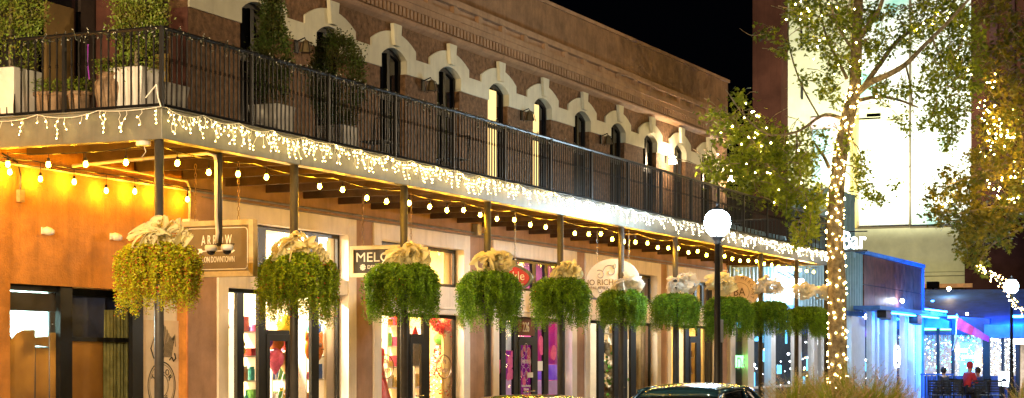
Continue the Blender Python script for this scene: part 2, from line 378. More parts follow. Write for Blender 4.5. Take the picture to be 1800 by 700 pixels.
# kraft paper pieces taped inside the left window
kp = MB()
def kpoly(pp): kp.xz([(PY(px, yg+.05), ZZ(py, PY(px, yg+.05), yg+.05)) for px, py in pp], yg+.05, yg+.053)
kpoly([(14,720),(14,603),(30,585),(42,580),(62,580),(60,720)]); kpoly([(63,720),(63,612),(86,612),(86,720)]); kpoly([(62,608),(62,593),(86,591),(86,610)]); kpoly([(88,720),(87,585),(103,585),(103,720)])
kp.build('kraft_paper', M['kraft'], GB)
sh = MB(); vs = []; nn = 26
for i in range(nn+1):
    for j in range(nn+1):
        px = 14+92*i/nn; x = PY(px, yg+.35); z = zd1-.82*j/nn
        vs.append((x, yg+.35+.06*math.sin(i*.8+j*.5)+.05*math.sin(i*.35-j*.9), z))
sh.add(vs, [(i*(nn+1)+j, (i+1)*(nn+1)+j, (i+1)*(nn+1)+j+1, i*(nn+1)+j+1) for i in range(nn) for j in range(nn)])
sh.build('plastic_sheet', M['plastic_sheet'], GB, smooth=True)
lamp('AREA', 'added_backlight', (xl+.9, yg+1.5, 2.4), 170, (.75,1,1), .5, (xl+.7, yg+.3, 2.4))  # added lamp behind the sheet and kraft paper to make them glow
MB().box(4, xd, yg+1.9, yg+2, 0, zd1+.2).build('interior_wall', M['interior_dark'], GB)
# emblem window: pale paper on the glass, ring and bird in black
MB().box(xc_, PY(319, yg), yg+.03, yg+.05, 0, ZZ(563, xc_+.5, yg)).build('window_paper', M['paper_white'], GB)
MB().box(xc_, PY(319, yg), yg+.06, yg+.08, 0, zd1-.08).build('window', M['sign_white'], GB)
em = MB(); cx, yy = PY(287, yg), yg+.026
def ring(cx, cz, r, w, m, sx=1, n=40, y=None):
    y = yy if y is None else y
    vs = []
    for k in range(n):
        a = 2*math.pi*k/n; vs += [(cx+sx*(r+w)*math.cos(a), y, cz+(r+w)*math.sin(a)), (cx+sx*r*math.cos(a), y, cz+r*math.sin(a))]
    m.add(vs, [(2*k, 2*k+1, (2*k+3) % (2*n), (2*k+2) % (2*n)) for k in range(n)])
zc = ZZ(678, cx, yg)
for rr, w in ((.34,.02),(.31,.008),(.16,.012)): ring(cx, zc, rr, w, em)
def arctext(s, cx, cz, r, size, a0, a1, u, v, n, y, flip=1):
    ms = []
    for i, ch in enumerate(s):
        if ch == ' ': continue
        a = R(a0+(a1-a0)*(i/(max(1, len(s)-1))))
        rad = Vector(u)*math.cos(a)+Vector(v)*math.sin(a)
        tu = (Vector(u)*math.sin(a)-Vector(v)*math.cos(a))*flip
        o = (Vector((cx, y, cz)) if not isinstance(cx, Vector) else cx)+rad*r
        ms.append(text_mb(ch, size, o, tu, rad*flip, n, .002))
    return merge(*ms)
em = merge(em, arctext('TAILOR', cx, zc, .235, .13, 150, 30, (1,0,0), (0,0,1), (0,-1,0), yy), arctext('NUTS', cx, zc, .235, .13, 235, 305, (1,0,0), (0,0,1), (0,-1,0), yy, -1), text_mb('&', .16, (cx, yy, zc), (1,0,0), (0,0,1), (0,-1,0), .002))
for k in range(9):       # wing feathers of the perched bird
    a = R(100-k*7); em.tube([(cx+.0+k*.03, yy, zc+.42), (cx+.06+.035*k, yy, zc+.60+.02*k), (cx+.0+.045*k, yy, zc+.98-.05*k)], .005, 4)
em.tube([(cx+.33, yy, zc+.48), (cx+.36, yy, zc+.40), (cx+.30, yy, zc+.36), (cx+.26, yy, zc+.42), (cx+.2, yy, zc+.38)], .012, 4)
em.tube([(cx-.2, yy, zc+.4), (cx-.28, yy, zc+.55), (cx-.2, yy, zc+.7), (cx-.1, yy, zc+.5)], .01, 4)
em.build('emblem', M['letter_black'], GB)

# ------------------------------------------------------------------ stuccoed building
SB = thing('stucco_building', 'long brown stucco building with cream arched window band and white framed shopfronts', 'building', ((XB+XC)/2, YW, 0))
BAYS = [(381,624,1.115,1.37,2.166), (655,824,.86,1.40,2.157), (865,1012,.9,1.46,2.145), (1027.5,1160,.91,1.39,2.12), (1172,1266,.91,1.39,2.12)]
w = MB(); edges = [XB]
for a, b_, *_ in BAYS: edges += [PY(a, YW), PY(b_, YW)]
edges.append(XC)
for i in range(0, len(edges), 2): w.box(edges[i]+.001, edges[i+1]-.001, YW, YW+.4, 0, Z(2.45))
w.box(XB, XC, YW, YW+.4, Z(2.452), Z(3.02))
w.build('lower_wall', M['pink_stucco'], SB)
pf = MB()
for i in range(0, len(edges), 2): pf.box(edges[i]+.02, edges[i+1]-.02, YW-.03, YW-.002, 0, .35)
pf.build('plinth', M['dark_wall'], SB)
YG = YW+.17
def surround(a, b_, zl, zt0, zt1):
    xa, xb_ = PY(a, YW), PY(b_, YW); s = MB(); t = .29
    s.box(xa, xa+t, YW-.035, YG+.03, 0, Z(2.45)); s.box(xb_-t, xb_, YW-.035, YG+.03, 0, Z(2.45))
    s.box(xa+t, xb_-t, YW-.035, YG+.03, Z(zt1), Z(2.45)); s.box(xa+t, xb_-t, YW-.02, YG+.03, Z(zl), Z(zt0))
    if zt0-zl > .4: s.box(xa+t, xb_-t, YW-.06, YW-.021, Z(zl)+.1, Z(zl)+.14)
    s.build('window_surround', M['white_trim'], SB, bevel=.008); return xa+t, xb_-t
def glazing(xa, xb_, mull, z0, z1, name, gm, w_=.05, transparent=True):
    f = MB(); e = .07
    f.box(xa, xa+e, YG-.02, YG+.03, z0, z1); f.box(xb_-e, xb_, YG-.02, YG+.03, z0, z1)
    f.box(xa+e, xb_-e, YG-.02, YG+.03, z1-e, z1); f.box(xa+e, xb_-e, YG-.02, YG+.03, z0, z0+e)
    for p0, p1 in mull:
        xm0, xm1 = PY(p0, YG), PY(p1, YG)
        f.box(xm0, xm1, YG-.03, YG+.03, z0+e, z1-e)
    o = f.build(name, M['black_frame'], SB)
    MB().add([(xa, YG+.012, z0), (xb_, YG+.012, z0), (xb_, YG+.012, z1), (xa, YG+.012, z1)], [(0,1,2,3)]).build('glass', gm, o)
    return o
def room(xa, xb_, depth, wallm, floorm, energy, col, ceil=4.25, ext=0, er=.3):
    r = MB(); y0, y1 = YG+.12, YG+depth
    r.box(xa-.1-ext, xa-.05-ext, y0, y1, .02, ceil); r.box(xb_+er, xb_+er+.05, y0+.15, y1, .02, ceil); r.box(xb_+.05, xb_+er, y0+.15, y0+.2, .02, ceil); r.box(xa-.1-ext, xb_+er+.05, y1, y1+.05, .02, ceil); r.box(xa-.1-ext, xb_+er+.05, y0, y1, ceil, ceil+.05)
    r.build('shop_interior', wallm, SB); MB().box(xa-.04-ext, xb_+.04, y0, y1-.01, .13, .15).build('shop_floor', floorm, SB)
    k = max(2, int((xb_-xa)/1.6))
    for i in range(k):
        x = xa+(xb_-xa)*(i+.5)/k
        MB().box(x-.5, x+.5, (y0+y1)/2-.25, (y0+y1)/2+.25, ceil-.05, ceil-.005).build('ceiling_panel', M['panel_warm'], SB)
        lamp('AREA', 'ceiling_panel_light', (x, (y0+y1)/2, ceil-.07), energy/k, col, 1.0, (x, (y0+y1)/2, 0), sy=.5)
BX = []
for i, (a, b_, zl, zt0, zt1) in enumerate(BAYS): BX.append(surround(a, b_, zl, zt0, zt1))
G = M['shop_glass']
def sub(a, lst): return lst
# bay one
glazing(*BX[0], [(414,426),(452,465),(508,516),(545,558)], .13, Z(1.115), 'shop_window', G)
glazing(*BX[0], [(451,465),(544,557)], Z(1.37), Z(2.166), 'transom_window', G)
room(*BX[0], 3.2, M['cream_interior'], M['wood_floor'], 850, (1,.84,.6), er=.55)
glazing(*BX[1], [(700,718),(742,753)], .13, Z(.86), 'shop_window', G)
glazing(*BX[1], [(700,706),(742,753)], Z(1.40), Z(2.157), 'transom_window', G)
room(*BX[1], 3.0, M['interior_yellow'], M['wood_floor'], 480, (1,.78,.48), er=.85)
glazing(*BX[2], [(879,887),(901,909),(935,943),(954,962)], .13, Z(.9), 'shop_window', G)
glazing(*BX[2], [(902,908),(933,940),(955,961)], Z(1.46), Z(2.145), 'transom_window', M['tint_glass'])
room(*BX[2], 3.0, M['rose_wall'], M['wood_floor'], 170, (1,.75,.9))
glazing(*BX[3], [(1050,1060),(1078,1086),(1094,1101),(1107,1116)], .13, Z(.91), 'shop_window', G)
glazing(*BX[3], [(1060,1064),(1104,1110)], Z(1.39), Z(2.12), 'transom_window', M['tint_glass'])
room(*BX[3], 3.2, M['interior_tan'], M['wood_floor'], 170, (1,.86,.6))
glazing(*BX[4], [(1187,1192),(1203,1210),(1224,1230),(1240,1246)], .13, Z(.91), 'shop_window', G)
glazing(*BX[4], [(1207,1211),(1219,1223),(1232,1236),(1245,1249)], Z(1.39), Z(2.12), 'transom_window', M['tint_glass'])
room(*BX[4], 3.2, M['interior_yellow'], M['wood_floor'], 190, (1,.76,.42))
# doors in the shopfronts
def door(p0, p1, ztop, bay, glassm=None):
    xa, xb_ = PY(p0, YG), PY(p1, YG); f = MB()
    y0, y1 = YG-.04, YG+.008
    for q in ((xa+.002, xa+.11), (xb_-.11, xb_-.002)): f.box(q[0], q[1], y0, y1, .14, ztop)
    f.box(xa+.11, xb_-.11, y0, y1, ztop-.11, ztop); f.box(xa+.11, xb_-.11, y0, y1, .14, .4)
    d = f.build('door', M['black_frame'], SB)
    MB().tube([(xa+.12, YG-.1, 1.15), (xb_-.12, YG-.1, 1.15)], .016, 8).build('handle', M['chrome'], d)
    MB().box(xa+.05, xb_-.05, YG-.04, YG+.02, ztop+.001, ztop+.07).build('door_head', M['black_frame'], d)
    return xa, xb_
door(465, 508, ZZ(588, PY(486, YG), YG), 0)
door(718, 742, ZZ(594, PY(730, YG), YG), 1)
dx0, dx1 = door(909, 936, ZZ(598, PY(920, YG), YG), 2)
door(1086, 1095, 2.4, 3); door(1210, 1224, 2.4, 4)
# the street number over the middle door
text_mb('226', .30, (PY(920, YG), YG-.06, ZZ(576, PY(920, YG), YG)), (1,0,0), (0,0,1), (0,-1,0), .006, .8).build('street_number', M['letter_white'], SB)
MB().box(PY(909, YG)-.02, PY(936, YG)+.02, YG-.045, YG-.03, ZZ(590, PY(920, YG), YG), Z(.9)).build('transom_panel', M['red_brown'], SB)
# purple window film on the middle shop
yd = YG+.03
def film(p0, p1, z0, z1, m, nm='window_film'): return MB().box(PY(p0, yd), PY(p1, yd), yd, yd+.006, z0, z1).build(nm, m, SB)
zs = lambda py, px: ZZ(py, PY(px, yd), yd)
for p0, p1 in ((866,879),(887,901)):
    film(p0, p1, zs(616, p0), Z(.9), M['blind_white'], 'window_blind'); film(p0, p1, zs(666, p0), zs(617, p0), M['decal_magenta']); film(p0, p1, .2, zs(667, p0), M['decal_violet' if p0 == 866 else 'film_frost'])
film(911, 935, .3, 2.3, M['decal_magenta']); 
film(943, 954, zs(652, 945), Z(.85), M['decal_rose']); film(943, 954, zs(668, 945), zs(653, 945), M['decal_violet']); film(943, 954, .2, zs(669, 945), M['film_frost'])
film(962, 984, zs(640, 970), Z(.85), M['decal_rose']); film(962, 984, zs(668, 970), zs(641, 970), M['decal_violet']); film(962, 984, .2, zs(669, 970), M['film_frost'])
random.seed(3)
cir = MB()
for p0, p1, t0, t1, rr, nn in ((867,879,618,664,.13,9),(888,900,618,664,.14,9),(912,935,605,690,.13,16),(944,954,588,630,.17,4),(963,976,600,640,.22,3)):
    for k in range(nn):
        px = random.uniform(p0, p1); py = random.uniform(t0, t1); r_ = rr*random.uniform(.6, 1)
        x = min(max(PY(px, yd), PY(p0, yd)+r_*.8), PY(p1, yd)-r_*.8); z = zs(py, px); y = YG-.004-.0008*(k % 5)
        ring(x, z, 0.001, r_*.8, cir, y=y, n=14)
    cir.build('window_decal', M['goods_pink'], SB); cir = MB()
cr2 = MB(); xm = PY(920, YG); zq = ZZ(636, xm, YG)
for k in range(8):
    a = k*math.pi/4
    ring(xm+.17*math.cos(a), zq+.30*math.sin(a), .09, .012, cr2, y=YG-.065, n=18)
cr2 = merge(cr2, text_mb('FRECKLES', .12, (xm, YG-.066, zq), (1,0,0), (0,0,1), (0,-1,0), .003, .9), text_mb('Balloon Boutique\nWelcome\nOpen Daily', .07, (xm, YG-.066, ZZ(684, xm, YG)), (1,0,0), (0,0,1), (0,-1,0), .003))
cr2.build('door_lettering', M['letter_white'], SB)
MB().box(PY(923, YG), PY(933, YG), YG-.055, YG-.05, ZZ(664, xm, YG), ZZ(655, xm, YG)).build('paper_notice', M['letter_white'], SB)
MB().box(PY(944, YG), PY(953, YG), YG-.012, YG-.008, ZZ(652, xm+.5, YG), ZZ(635, xm+.5, YG)).build('paper_notice', M['letter_white'], SB)
# quatrefoil emblem outlines on the second shop's glass
def plaque(px, py, wv, hv):
    x, z = PY(px, YG), ZZ(py, PY(px, YG), YG); p = []
    for k in range(49):
        a = 2*math.pi*k/48; q = 1+.10*math.cos(4*a); e = 4
        ca, sa = math.cos(a), math.sin(a); rr = (abs(ca)**e+abs(sa)**e)**(-1/e)
        p.append((x+wv*ca*rr*q, YG-.01, z+hv*sa*rr*q))
    m = MB().tube(p, .011, 5, cap=False)
    return merge(m, text_mb('the\nPoppy', .17, (x, YG-.01, z+.03), (1,0,0), (0,0,1), (0,-1,0), .003, .8))
plaque(678, 645, .27, .2).build('window_emblem', M['goods_brown'], SB); plaque(780, 645, .3, .21).build('window_emblem', M['goods_brown'], SB)

# upper storey -----------------------------------------------------
ZB, ZS, ZA = 5.29, 5.53, 5.70      # band bottom, arch spring, arch crown (above the eye)
WC = []
for k in range(-3, 11):
    r_ = 607.2+8.2+39.42*(k-0) if False else None
ws = [422, 554, 669, 769, 854, 932.5, 1004, 1069, 1128.5, 1182.5, 1232]
cens = []
for p in ws: cens.append(PY(p, YW)+.5)
per = (cens[-1]-cens[0])/(len(cens)-1)
cens = [cens[0]+per*i for i in range(len(cens))]
HWd = .5
def arc(c, hw, z0, z1, n=10, rev=False):
    h = z1-z0; rad = (hw*hw+h*h)/(2*h); pts = []
    for i in range(n+1):
        x = -hw+2*hw*i/n; pts.append((c+x, z0+math.sqrt(max(0, rad*rad-x*x))-(rad-h)))
    return pts[::-1] if rev else pts
zf, ztw = Z(3.03), Z(6.3)
lefts = [XB]+[c-per/2 for c in cens[1:]]; rights = [c+per/2 for c in cens[:-1]]+[XC]
wm = MB()
for c, L, Rr in zip(cens, lefts, rights):
    pts = [(L, zf), (c-HWd, zf)]+arc(c, HWd, Z(ZS), Z(ZA))+[(c+HWd, zf), (Rr, zf), (Rr, ztw), (L, ztw)]
    wm.xz(pts, YW, YW+.35)
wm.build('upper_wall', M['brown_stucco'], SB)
for i, (c, L, Rr) in enumerate(zip(cens, lefts, rights)):
    sw = .885; L_, R_ = L, Rr
    if i == 0: L_ = XB-.02
    pts = [(L_+.002, Z(ZB)), (c-HWd-.001, Z(ZB))]+arc(c, HWd+.001, Z(ZS), Z(ZA))+[(c+HWd+.001, Z(ZB)), (R_-.002, Z(ZB))]
    top = [(R_-.002, Z(5.61)), (c+sw, Z(5.61)), (c+sw, Z(5.75))]+arc(c, sw-.02, Z(5.77), Z(6.0), rev=True)+[(c-sw, Z(5.75)), (c-sw, Z(5.61)), (L_+.002, Z(5.61))]
    MB().xz(pts+top, YW-.035, YW-.002).build('arch_band', M['cream_paint'], SB)
    k0 = MB(); k0.xz([(c-.11, Z(ZA)+.03), (c+.11, Z(ZA)+.03), (c+.17, Z(6.13)), (c-.17, Z(6.13))], YW-.11, YW-.036); k0.build('keystone', M['cream_paint'], SB, bevel=.006)
    # reveals of the upper part are cream
    rv = MB(); a1 = arc(c, HWd-.002, Z(ZS), Z(ZA)-.002); vs = []; 
    a1 = [(c-HWd+.002, Z(ZB))]+a1+[(c+HWd-.002, Z(ZB))]
    for x, z in a1: vs += [(x, YW-.03, z), (x, YW+.10, z)]
    rv.add(vs, [(2*j, 2*j+1, 2*j+3, 2*j+2) for j in range(len(a1)-1)]); rv.build('reveal', M['cream_paint'], SB)
    # french window
    yw = YW+.10; f = MB(); o_ = arc(c, HWd-.01, Z(ZS), Z(ZA)-.01); i_ = arc(c, HWd-.08, Z(ZS)-.01, Z(ZA)-.09)
    outer = [(c-HWd+.01, zf)]+o_+[(c+HWd-.01, zf)]; inner = [(c-HWd+.08, zf)]+i_+[(c+HWd-.08, zf)]
    f.xz(outer+inner[::-1], yw, yw+.04)
    f.box(c-.055, c+.055, yw-.01, yw+.04, zf, Z(ZA)-.1); f.box(c-HWd+.08, c-.055, yw, yw+.08, Z(4.75), Z(4.85)); f.box(c+.055, c+HWd-.08, yw, yw+.08, Z(4.75), Z(4.85))
    f.box(c-HWd+.08, c-.055, yw, yw+.08, zf, zf+.15); f.box(c+.055, c+HWd-.08, yw, yw+.08, zf, zf+.15)
    wo_ = f.build('window', M['black_frame'], SB)
    MB().xz([(c-HWd+.02, zf)]+arc(c, HWd-.02, Z(ZS), Z(ZA)-.02)+[(c+HWd-.02, zf)], yw+.04, yw+.05).build('glass', M['dark_glass'], wo_)
    if i in (4, 5):
        e = MB().box(c-HWd+.09, c+(.02 if i == 5 else .10), yw-.02, yw-.012, zf+.1, Z(4.75)); e.box(c-HWd+.09, c+(.02 if i == 5 else .10), yw-.02, yw-.012, Z(4.85), Z(ZS)+.02)
        e.build('room_glow_panel', M['lit_window'], wo_)  # room light put into a glowing panel; no curtain hangs there
        MB().box(c-HWd+.09, c-.06, yw-.002, yw+.001, Z(4.2), Z(4.24)).build('muntin', M['black_frame'], wo_)
# cornice
cn = MB()
def prof(y0z): return y0z
cn.yz([(YW-.002, Z(6.14)), (YW-.10, Z(6.20)), (YW-.13, Z(6.24)), (YW-.13, Z(6.28)), (YW-.002, Z(6.30))], XB-.05, XC+.06)
cn.box(XB, XC+.03, YW-.05, YW+.35, Z(6.302), Z(6.478))
cn.box(XB, XC+.10, YW-.14, YW+.35, Z(6.48), Z(6.60)); cn.box(XB, XC+.12, YW-.16, YW+.35, Z(6.602), Z(6.72))
cn.box(XB, XC+.10, YW-.14, YW+.35, Z(6.722), Z(6.84)) if False else None
cn.box(XB, XC+.14, YW-.19, YW+.35, Z(6.86), Z(6.98))
x = XC-.1
dn = MB()
while x > XB:
    cn.box(x-.095, x, YW-.13, YW-.051, Z(6.31), Z(6.475)); x -= .155
# recessed panels
x = XC-.15; k = 0; last = XC+.10
while x > XB:
    cn.box(x, last, YW-.16, YW+.3, Z(6.722), Z(6.858)); last = x-.97
    cn.box(x-.97, x, YW-.08, YW+.3, Z(6.722), Z(6.858)); x -= 1.15
cn.build('cornice', M['cornice_paint'], SB)
pp = MB(); pp.xz([(XB, Z(6.98)), (XC+.02, Z(6.98)), (XC+.02, Z(7.92)), (PY(940, YW), Z(7.78)), (XB, Z(7.70))], YW-.02, YW+.3); pp.box(XC-.3, XC+.02, YW+.3, YW+9, Z(3), Z(7.8))
pp.build('parapet', M['parapet_stucco'], SB)
cp = MB(); cp.xz([(XB, Z(7.70)), (PY(940, YW), Z(7.78)), (XC+.06, Z(7.92)), (XC+.06, Z(8.0)), (PY(940, YW), Z(7.86)), (XB, Z(7.78))], YW-.07, YW+.36); cp.build('coping', M['cornice_paint'], SB)
MB().box(XB, XC, YW+.36, YW+9, Z(6.5), Z(6.6)).build('roof', M['roof_dark'], SB)
MB().box(XB, XC-.3, YW+8.9, YW+9, Z(3), Z(7.6)).build('rear_wall', M['dark_wall'], SB)
b = MB(); b.box(XB-.001, XB+.25, YW+.35, YT+3, Z(3.02), Z(7.7)); b.build('side_wall', M['dark_wall'], SB)
MB().box(XB-.02, XB-.002, YW+.0, YW+.3, Z(3.02), Z(ZB)).build('corner_strip', M['red_brown'], SB)
d = MB().box(XB-.05, XB-.002, YW+.5, YT-.4, Z(3.02), Z(5.3)); d.build('side_door', M['dark_glass'], SB)
MB().box(XB-.09, XB-.052, PX(300, XB), PX(276, XB), Z(3.1), Z(4.6)).build('door_curtain', M['goods_gold'], SB)
# conduits along the wall head
cd = MB(); cd.tube([(X0-5, YW-.05, Z(2.53)), (XC, YW-.05, Z(2.53))], .02, 6); cd.tube([(XB+.3, YW-.05, Z(2.46)), (XC, YW-.05, Z(2.46))], .012, 6)
cd.build('conduit', M['galvanised'], SB)
for px in (838, 1338-800+500):
    p = AY(px, 405 if px == 838 else 432, YW-.06); 
    if px == 838: MB().box(p.x-.09, p.x+.09, YW-.12, YW-.002, p.z-.1, p.z+.12).build('junction_box', M['galvanised'], SB)

# lantern brackets between the upper windows
def lantern(i, lit, label):
    x = cens[i]+per/2+.03; z = Z(5.16); t = thing('wall_lantern', label, 'wall lamp', (x, YW-.002, z-.15), 'lanterns between the upper windows')
    MB().tube([(x, YW-.01, z+.1), (x, YW-.18, z+.16), (x, YW-.2, z+.1)], .012, 6).build('bracket', M['iron'], t)
    MB().box(x-.05, x+.05, YW-.03, YW-.003, z-.08, z+.14).build('backplate', M['iron'], t)
    MB().lathe([(.11,-.09),(.06,.07),(.09,.075),(.02,.12)], (x, YW-.2, z), 6).build('cage', M['sconce_lit' if lit else 'sign_olive'], t)
    fr_ = MB()
    for k in range(6):
        a = k*math.pi/3; fr_.tube([(x+.135*math.cos(a), YW-.2+.135*math.sin(a), z-.12), (x+.075*math.cos(a), YW-.2+.075*math.sin(a), z+.09)], .007, 4)
    fr_.build('frame', M['iron'], t)
    if lit: lamp('POINT', 'lantern_light', (x, YW-.36, z-.02), 60, (1,.74,.46), .08)
LB = ['dark unlit lantern beside the second round shrub from the balcony corner', 'dark unlit lantern left of the black window before the first lit window', 'dark unlit lantern between the two lit upper windows and the next', 'dark unlit lantern on the rough wall just before the two lit lanterns', 'glowing lantern on the upper wall, fourth of the row from its far end', 'glowing lantern at the very far corner of the upper wall']
for j, i in enumerate((0, 2, 4, 6, 8, 10)):
    if i < len(cens): 
        if i == 10: 
            per_ = per; x_save = cens[10]; cens[10] = XC-.25-per/2-.03; lantern(10, True, 'glowing lantern beside the last arched window at the far corner'); cens[10] = x_save
        else: lantern(i, i == 8, ['dark unlit lantern between the two round clipped shrubs', 'dark unlit lantern between the third and fourth black arched windows', 'dark unlit lantern between the two lit arched windows', 'dark unlit lantern two windows past the brightly lit door', 'glowing lantern on the rough wall between two far arched windows'][j])

# ================================================================== BALCONY
BL = thing('balcony', 'long steel balcony on slim poles over the pavement with black iron railing', 'balcony', (X0, YF, 0))
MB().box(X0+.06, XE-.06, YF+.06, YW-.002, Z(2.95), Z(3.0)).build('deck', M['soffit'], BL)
fs = MB(); x = X0; 
nseg = 10
PXs = [279.7, 517, 710, 857, 985, 1092, 1187, 1266, 1337, 1400, 1452]
px_x = [PY(p, YF+.1) for p in PXs]
cuts = [X0]+[q+.0 for q in px_x[1:-1]]+[XE]
for a, b_ in zip(cuts[:-1], cuts[1:]): fs.box(a+.004, b_-.004, YF, YF+.05, Z(2.65), Z(3.02))
fs.box(X0+.051, XE, YF+.051, YF+.16, Z(2.65), Z(2.67)); fs.box(X0, XE, YF-.03, YF+.2, Z(3.022), Z(3.04))
fs.build('fascia', M['steel_fascia'], BL, bevel=.006)
sf = MB(); sf.box(X0-.002, X0+.05, YF+.002, YW-.01, Z(2.65), Z(3.02)); sf.box(X0+.051, X0+.15, YF+.17, YW-.01, Z(2.65), Z(2.67)); sf.box(X0-.03, X0+.1, YF+.2, YW, Z(3.022), Z(3.04))
sf.build('side_fascia', M['steel_fascia'], BL, bevel=.006)
MB().box(XE-.05, XE, YF+.06, YW-.01, Z(2.65), Z(3.02)).build('side_fascia', M['steel_fascia'], BL)
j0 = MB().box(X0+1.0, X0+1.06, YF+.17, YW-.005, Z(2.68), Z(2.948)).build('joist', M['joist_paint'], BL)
x = 1.0+1.2; 
while X0+x < XE-.3:
    c = j0.copy(); COL.objects.link(c); c.parent = BL; c.location = (x-1.0, 0, 0); x += 1.2
for k, xx in enumerate(px_x):
    p = MB().tube([(xx, YF+.1, .13), (xx, YF+.1, Z(2.66))], .058, 16).build('pole', M['pole_paint'], BL, smooth=False)
    for poly in p.data.polygons: poly.use_smooth = len(poly.vertices) == 4
    MB().lathe([(.13,0),(.13,.02),(.075,.03),(.07,.08)], (xx, YF+.1, .13), 16).build('foot', M['pole_paint'], p)
# railing
ZR0, ZR1 = Z(3.07), Z(4.0)
RL = MB().tube([(X0+.03, YF+.03, ZR1), (XE-.03, YF+.03, ZR1)], .026, 6).tube([(X0+.03, YF+.03, ZR1), (X0+.03, YW-.02, ZR1)], .026, 6).tube([(XE-.03, YF+.03, ZR1), (XE-.03, YW-.02, ZR1)], .026, 6)
RL.tube([(X0+.03, YF+.03, ZR0), (XE-.03, YF+.03, ZR0)], .018, 4).tube([(X0+.03, YF+.03, ZR0), (X0+.03, YW-.02, ZR0)], .018, 4).tube([(XE-.03, YF+.03, ZR0), (XE-.03, YW-.02, ZR0)], .018, 4)
RL = RL.build('railing', M['iron'], BL)
def scroll(m, ax, x, y, z, s, r=.030):
    pts = []
    for k in range(9):
        a = math.pi*.5-k*math.pi*1.5/8; rr = r*(1-.05*k)
        d = s*(r-rr*math.cos(a+math.pi*.0)*1.0); 
        h = z-r+rr*math.sin(a)
        d = s*(rr*math.cos(a)+0)
        pts.append((x+d, y, h) if ax == 0 else (x, y+d, h))
    m.tube(pts, .006, 3, cap=False)
def panel(ax, a, b_, fixed, name='railing_panel', detail=True):
    m = MB(); n = max(2, round((b_-a)/.107)); 
    for i in range(1, n):
        q = a+(b_-a)*i/n; x, y = (q, fixed) if ax == 0 else (fixed, q)
        m.box(x-.0085, x+.0085, y-.0085, y+.0085, ZR0, ZR1)
        m.lathe([(.009,-.028),(.022,-.018),(.012,-.004),(.02,.004),(.010,.022)], (x, y, ZR0+.56), 5)
        if detail: scroll(m, ax, x, y, ZR1-.02, 1); scroll(m, ax, x, y, ZR1-.02, -1)
    return m.build(name, M['iron'], RL)
def rpost(x, y): MB().box(x-.022, x+.022, y-.022, y+.022, Z(3.04), ZR1+.01).build('railing_post', M['iron'], RL)
npan = 16; pl = (XE-X0-.06)/npan
for i in range(npan):
    a = X0+.03+i*pl; panel(0, a, a+pl, YF+.03, detail=i < 12); rpost(a, YF+.03)
rpost(XE-.03, YF+.03)
ym = PX(113, X0+.03); rpost(X0+.03, ym); panel(1, YF+.03, ym, X0+.03); panel(1, ym, YW-.03, X0+.03); panel(1, YF+.03, YW-.03, XE-.03)
# white conduit under the deck, box, drop pipe with two round lamps heads
cdt = thing('conduit_pipe', 'white conduit pipe crossing under the balcony and bending down beside the drop pipe', 'conduit', (X0+2, YF+1, Z(2.3)))
pA = AY(128, 292, 15.4); pC = AY(380, 271, 13.0)
dp = AY(386, 430, 13.0)
MB().tube([pA, (pA+pC)/2+Vector((0,0,.02)), pC-Vector((.12,-.05,0)), pC-Vector((.03,0,.02)), pC-Vector((0,0,.12)), Vector((pC.x, pC.y, dp.z+.35)), dp+Vector((-.05,0,.15)), dp+Vector((-.08,0,.02))], .024, 8).build('pipe', M['white_pvc'], cdt, smooth=True)
cam_ = thing('security_lights', 'pair of white domed security cameras on a drop pipe in front of the salon sign', 'camera', (dp.x, dp.y, dp.z))
MB().tube([(dp.x, dp.y, dp.z-.02), (dp.x, dp.y, Z(2.66))], .036, 12).build('pipe', M['pole_paint'], cam_, smooth=True)
MB().box(dp.x-.012, dp.x+.012, dp.y-.22, dp.y+.22, dp.z-.005, dp.z+.008).build('crossbar', M['iron'], cam_)
for s in (-.12, .12):
    h = MB().lathe([(.02,.0),(.075,0),(.085,-.03),(.078,-.075)], (dp.x-.01, dp.y+s, dp.z-.005), 16).build('camera_housing', M['sign_white'], cam_, smooth=True)
    MB().lathe([(.06,-.075),(.05,-.11),(.02,-.13)], (dp.x-.01, dp.y+s, dp.z-.005), 14).build('dome_lens', M['dark_glass'], h, smooth=True)
b = AY(252, 252, YF+.35); MB().lathe([(.09,0),(.09,.06)], (b.x, b.y, b.z-.03), 14).tube([(b.x, b.y, b.z), (b.x+.05, b.y, b.z-.1), (b.x-.03, b.y, b.z-.17)], .006, 4).build('junction_box', M['white_pvc']).name = 'junction_box'
o = bpy.data.objects['junction_box.001'] if 'junction_box.001' in bpy.data.objects else bpy.data.objects['junction_box']
for o in bpy.data.objects:
    if o.name.startswith('junction_box') and o.parent is None: tag(o, 'round white electrical box with loose wire under the balcony corner', 'electrical box')
cb = MB(); p1, p2 = AY(333, 400, YW-.05), AY(334, 330, YW-.05)
wb = thing('wall_conduit', 'cream conduit and electrical box on the wall behind the salon sign', 'conduit', (p1.x, p1.y, p1.z))
MB().box(p1.x-.12, p1.x+.12, YW-.13, YW-.003, p1.z-.05, p1.z+.12).build('electrical_box', M['white_pvc'], wb)
MB().tube([(p1.x, YW-.05, p1.z+.1), (p1.x, YW-.05, p2.z), (p1.x-.08, YW-.05, p2.z+.09), (p1.x-2.6, YW-.05, p2.z+.12)], .02, 7).build('pipe', M['white_pvc'], wb, smooth=True)
p = AY(36, 342, YW-.03); q = AY(28, 268, YW-.03)
wb2 = thing('wall_cable', 'cable curving down the orange wall to a small switch box', 'cable', (p.x, p.y, p.z-.1))
MB().box(p.x-.05, p.x+.05, YW-.06, YW-.003, p.z-.1, p.z+.06).build('switch_box', M['clay_pot'], wb2)
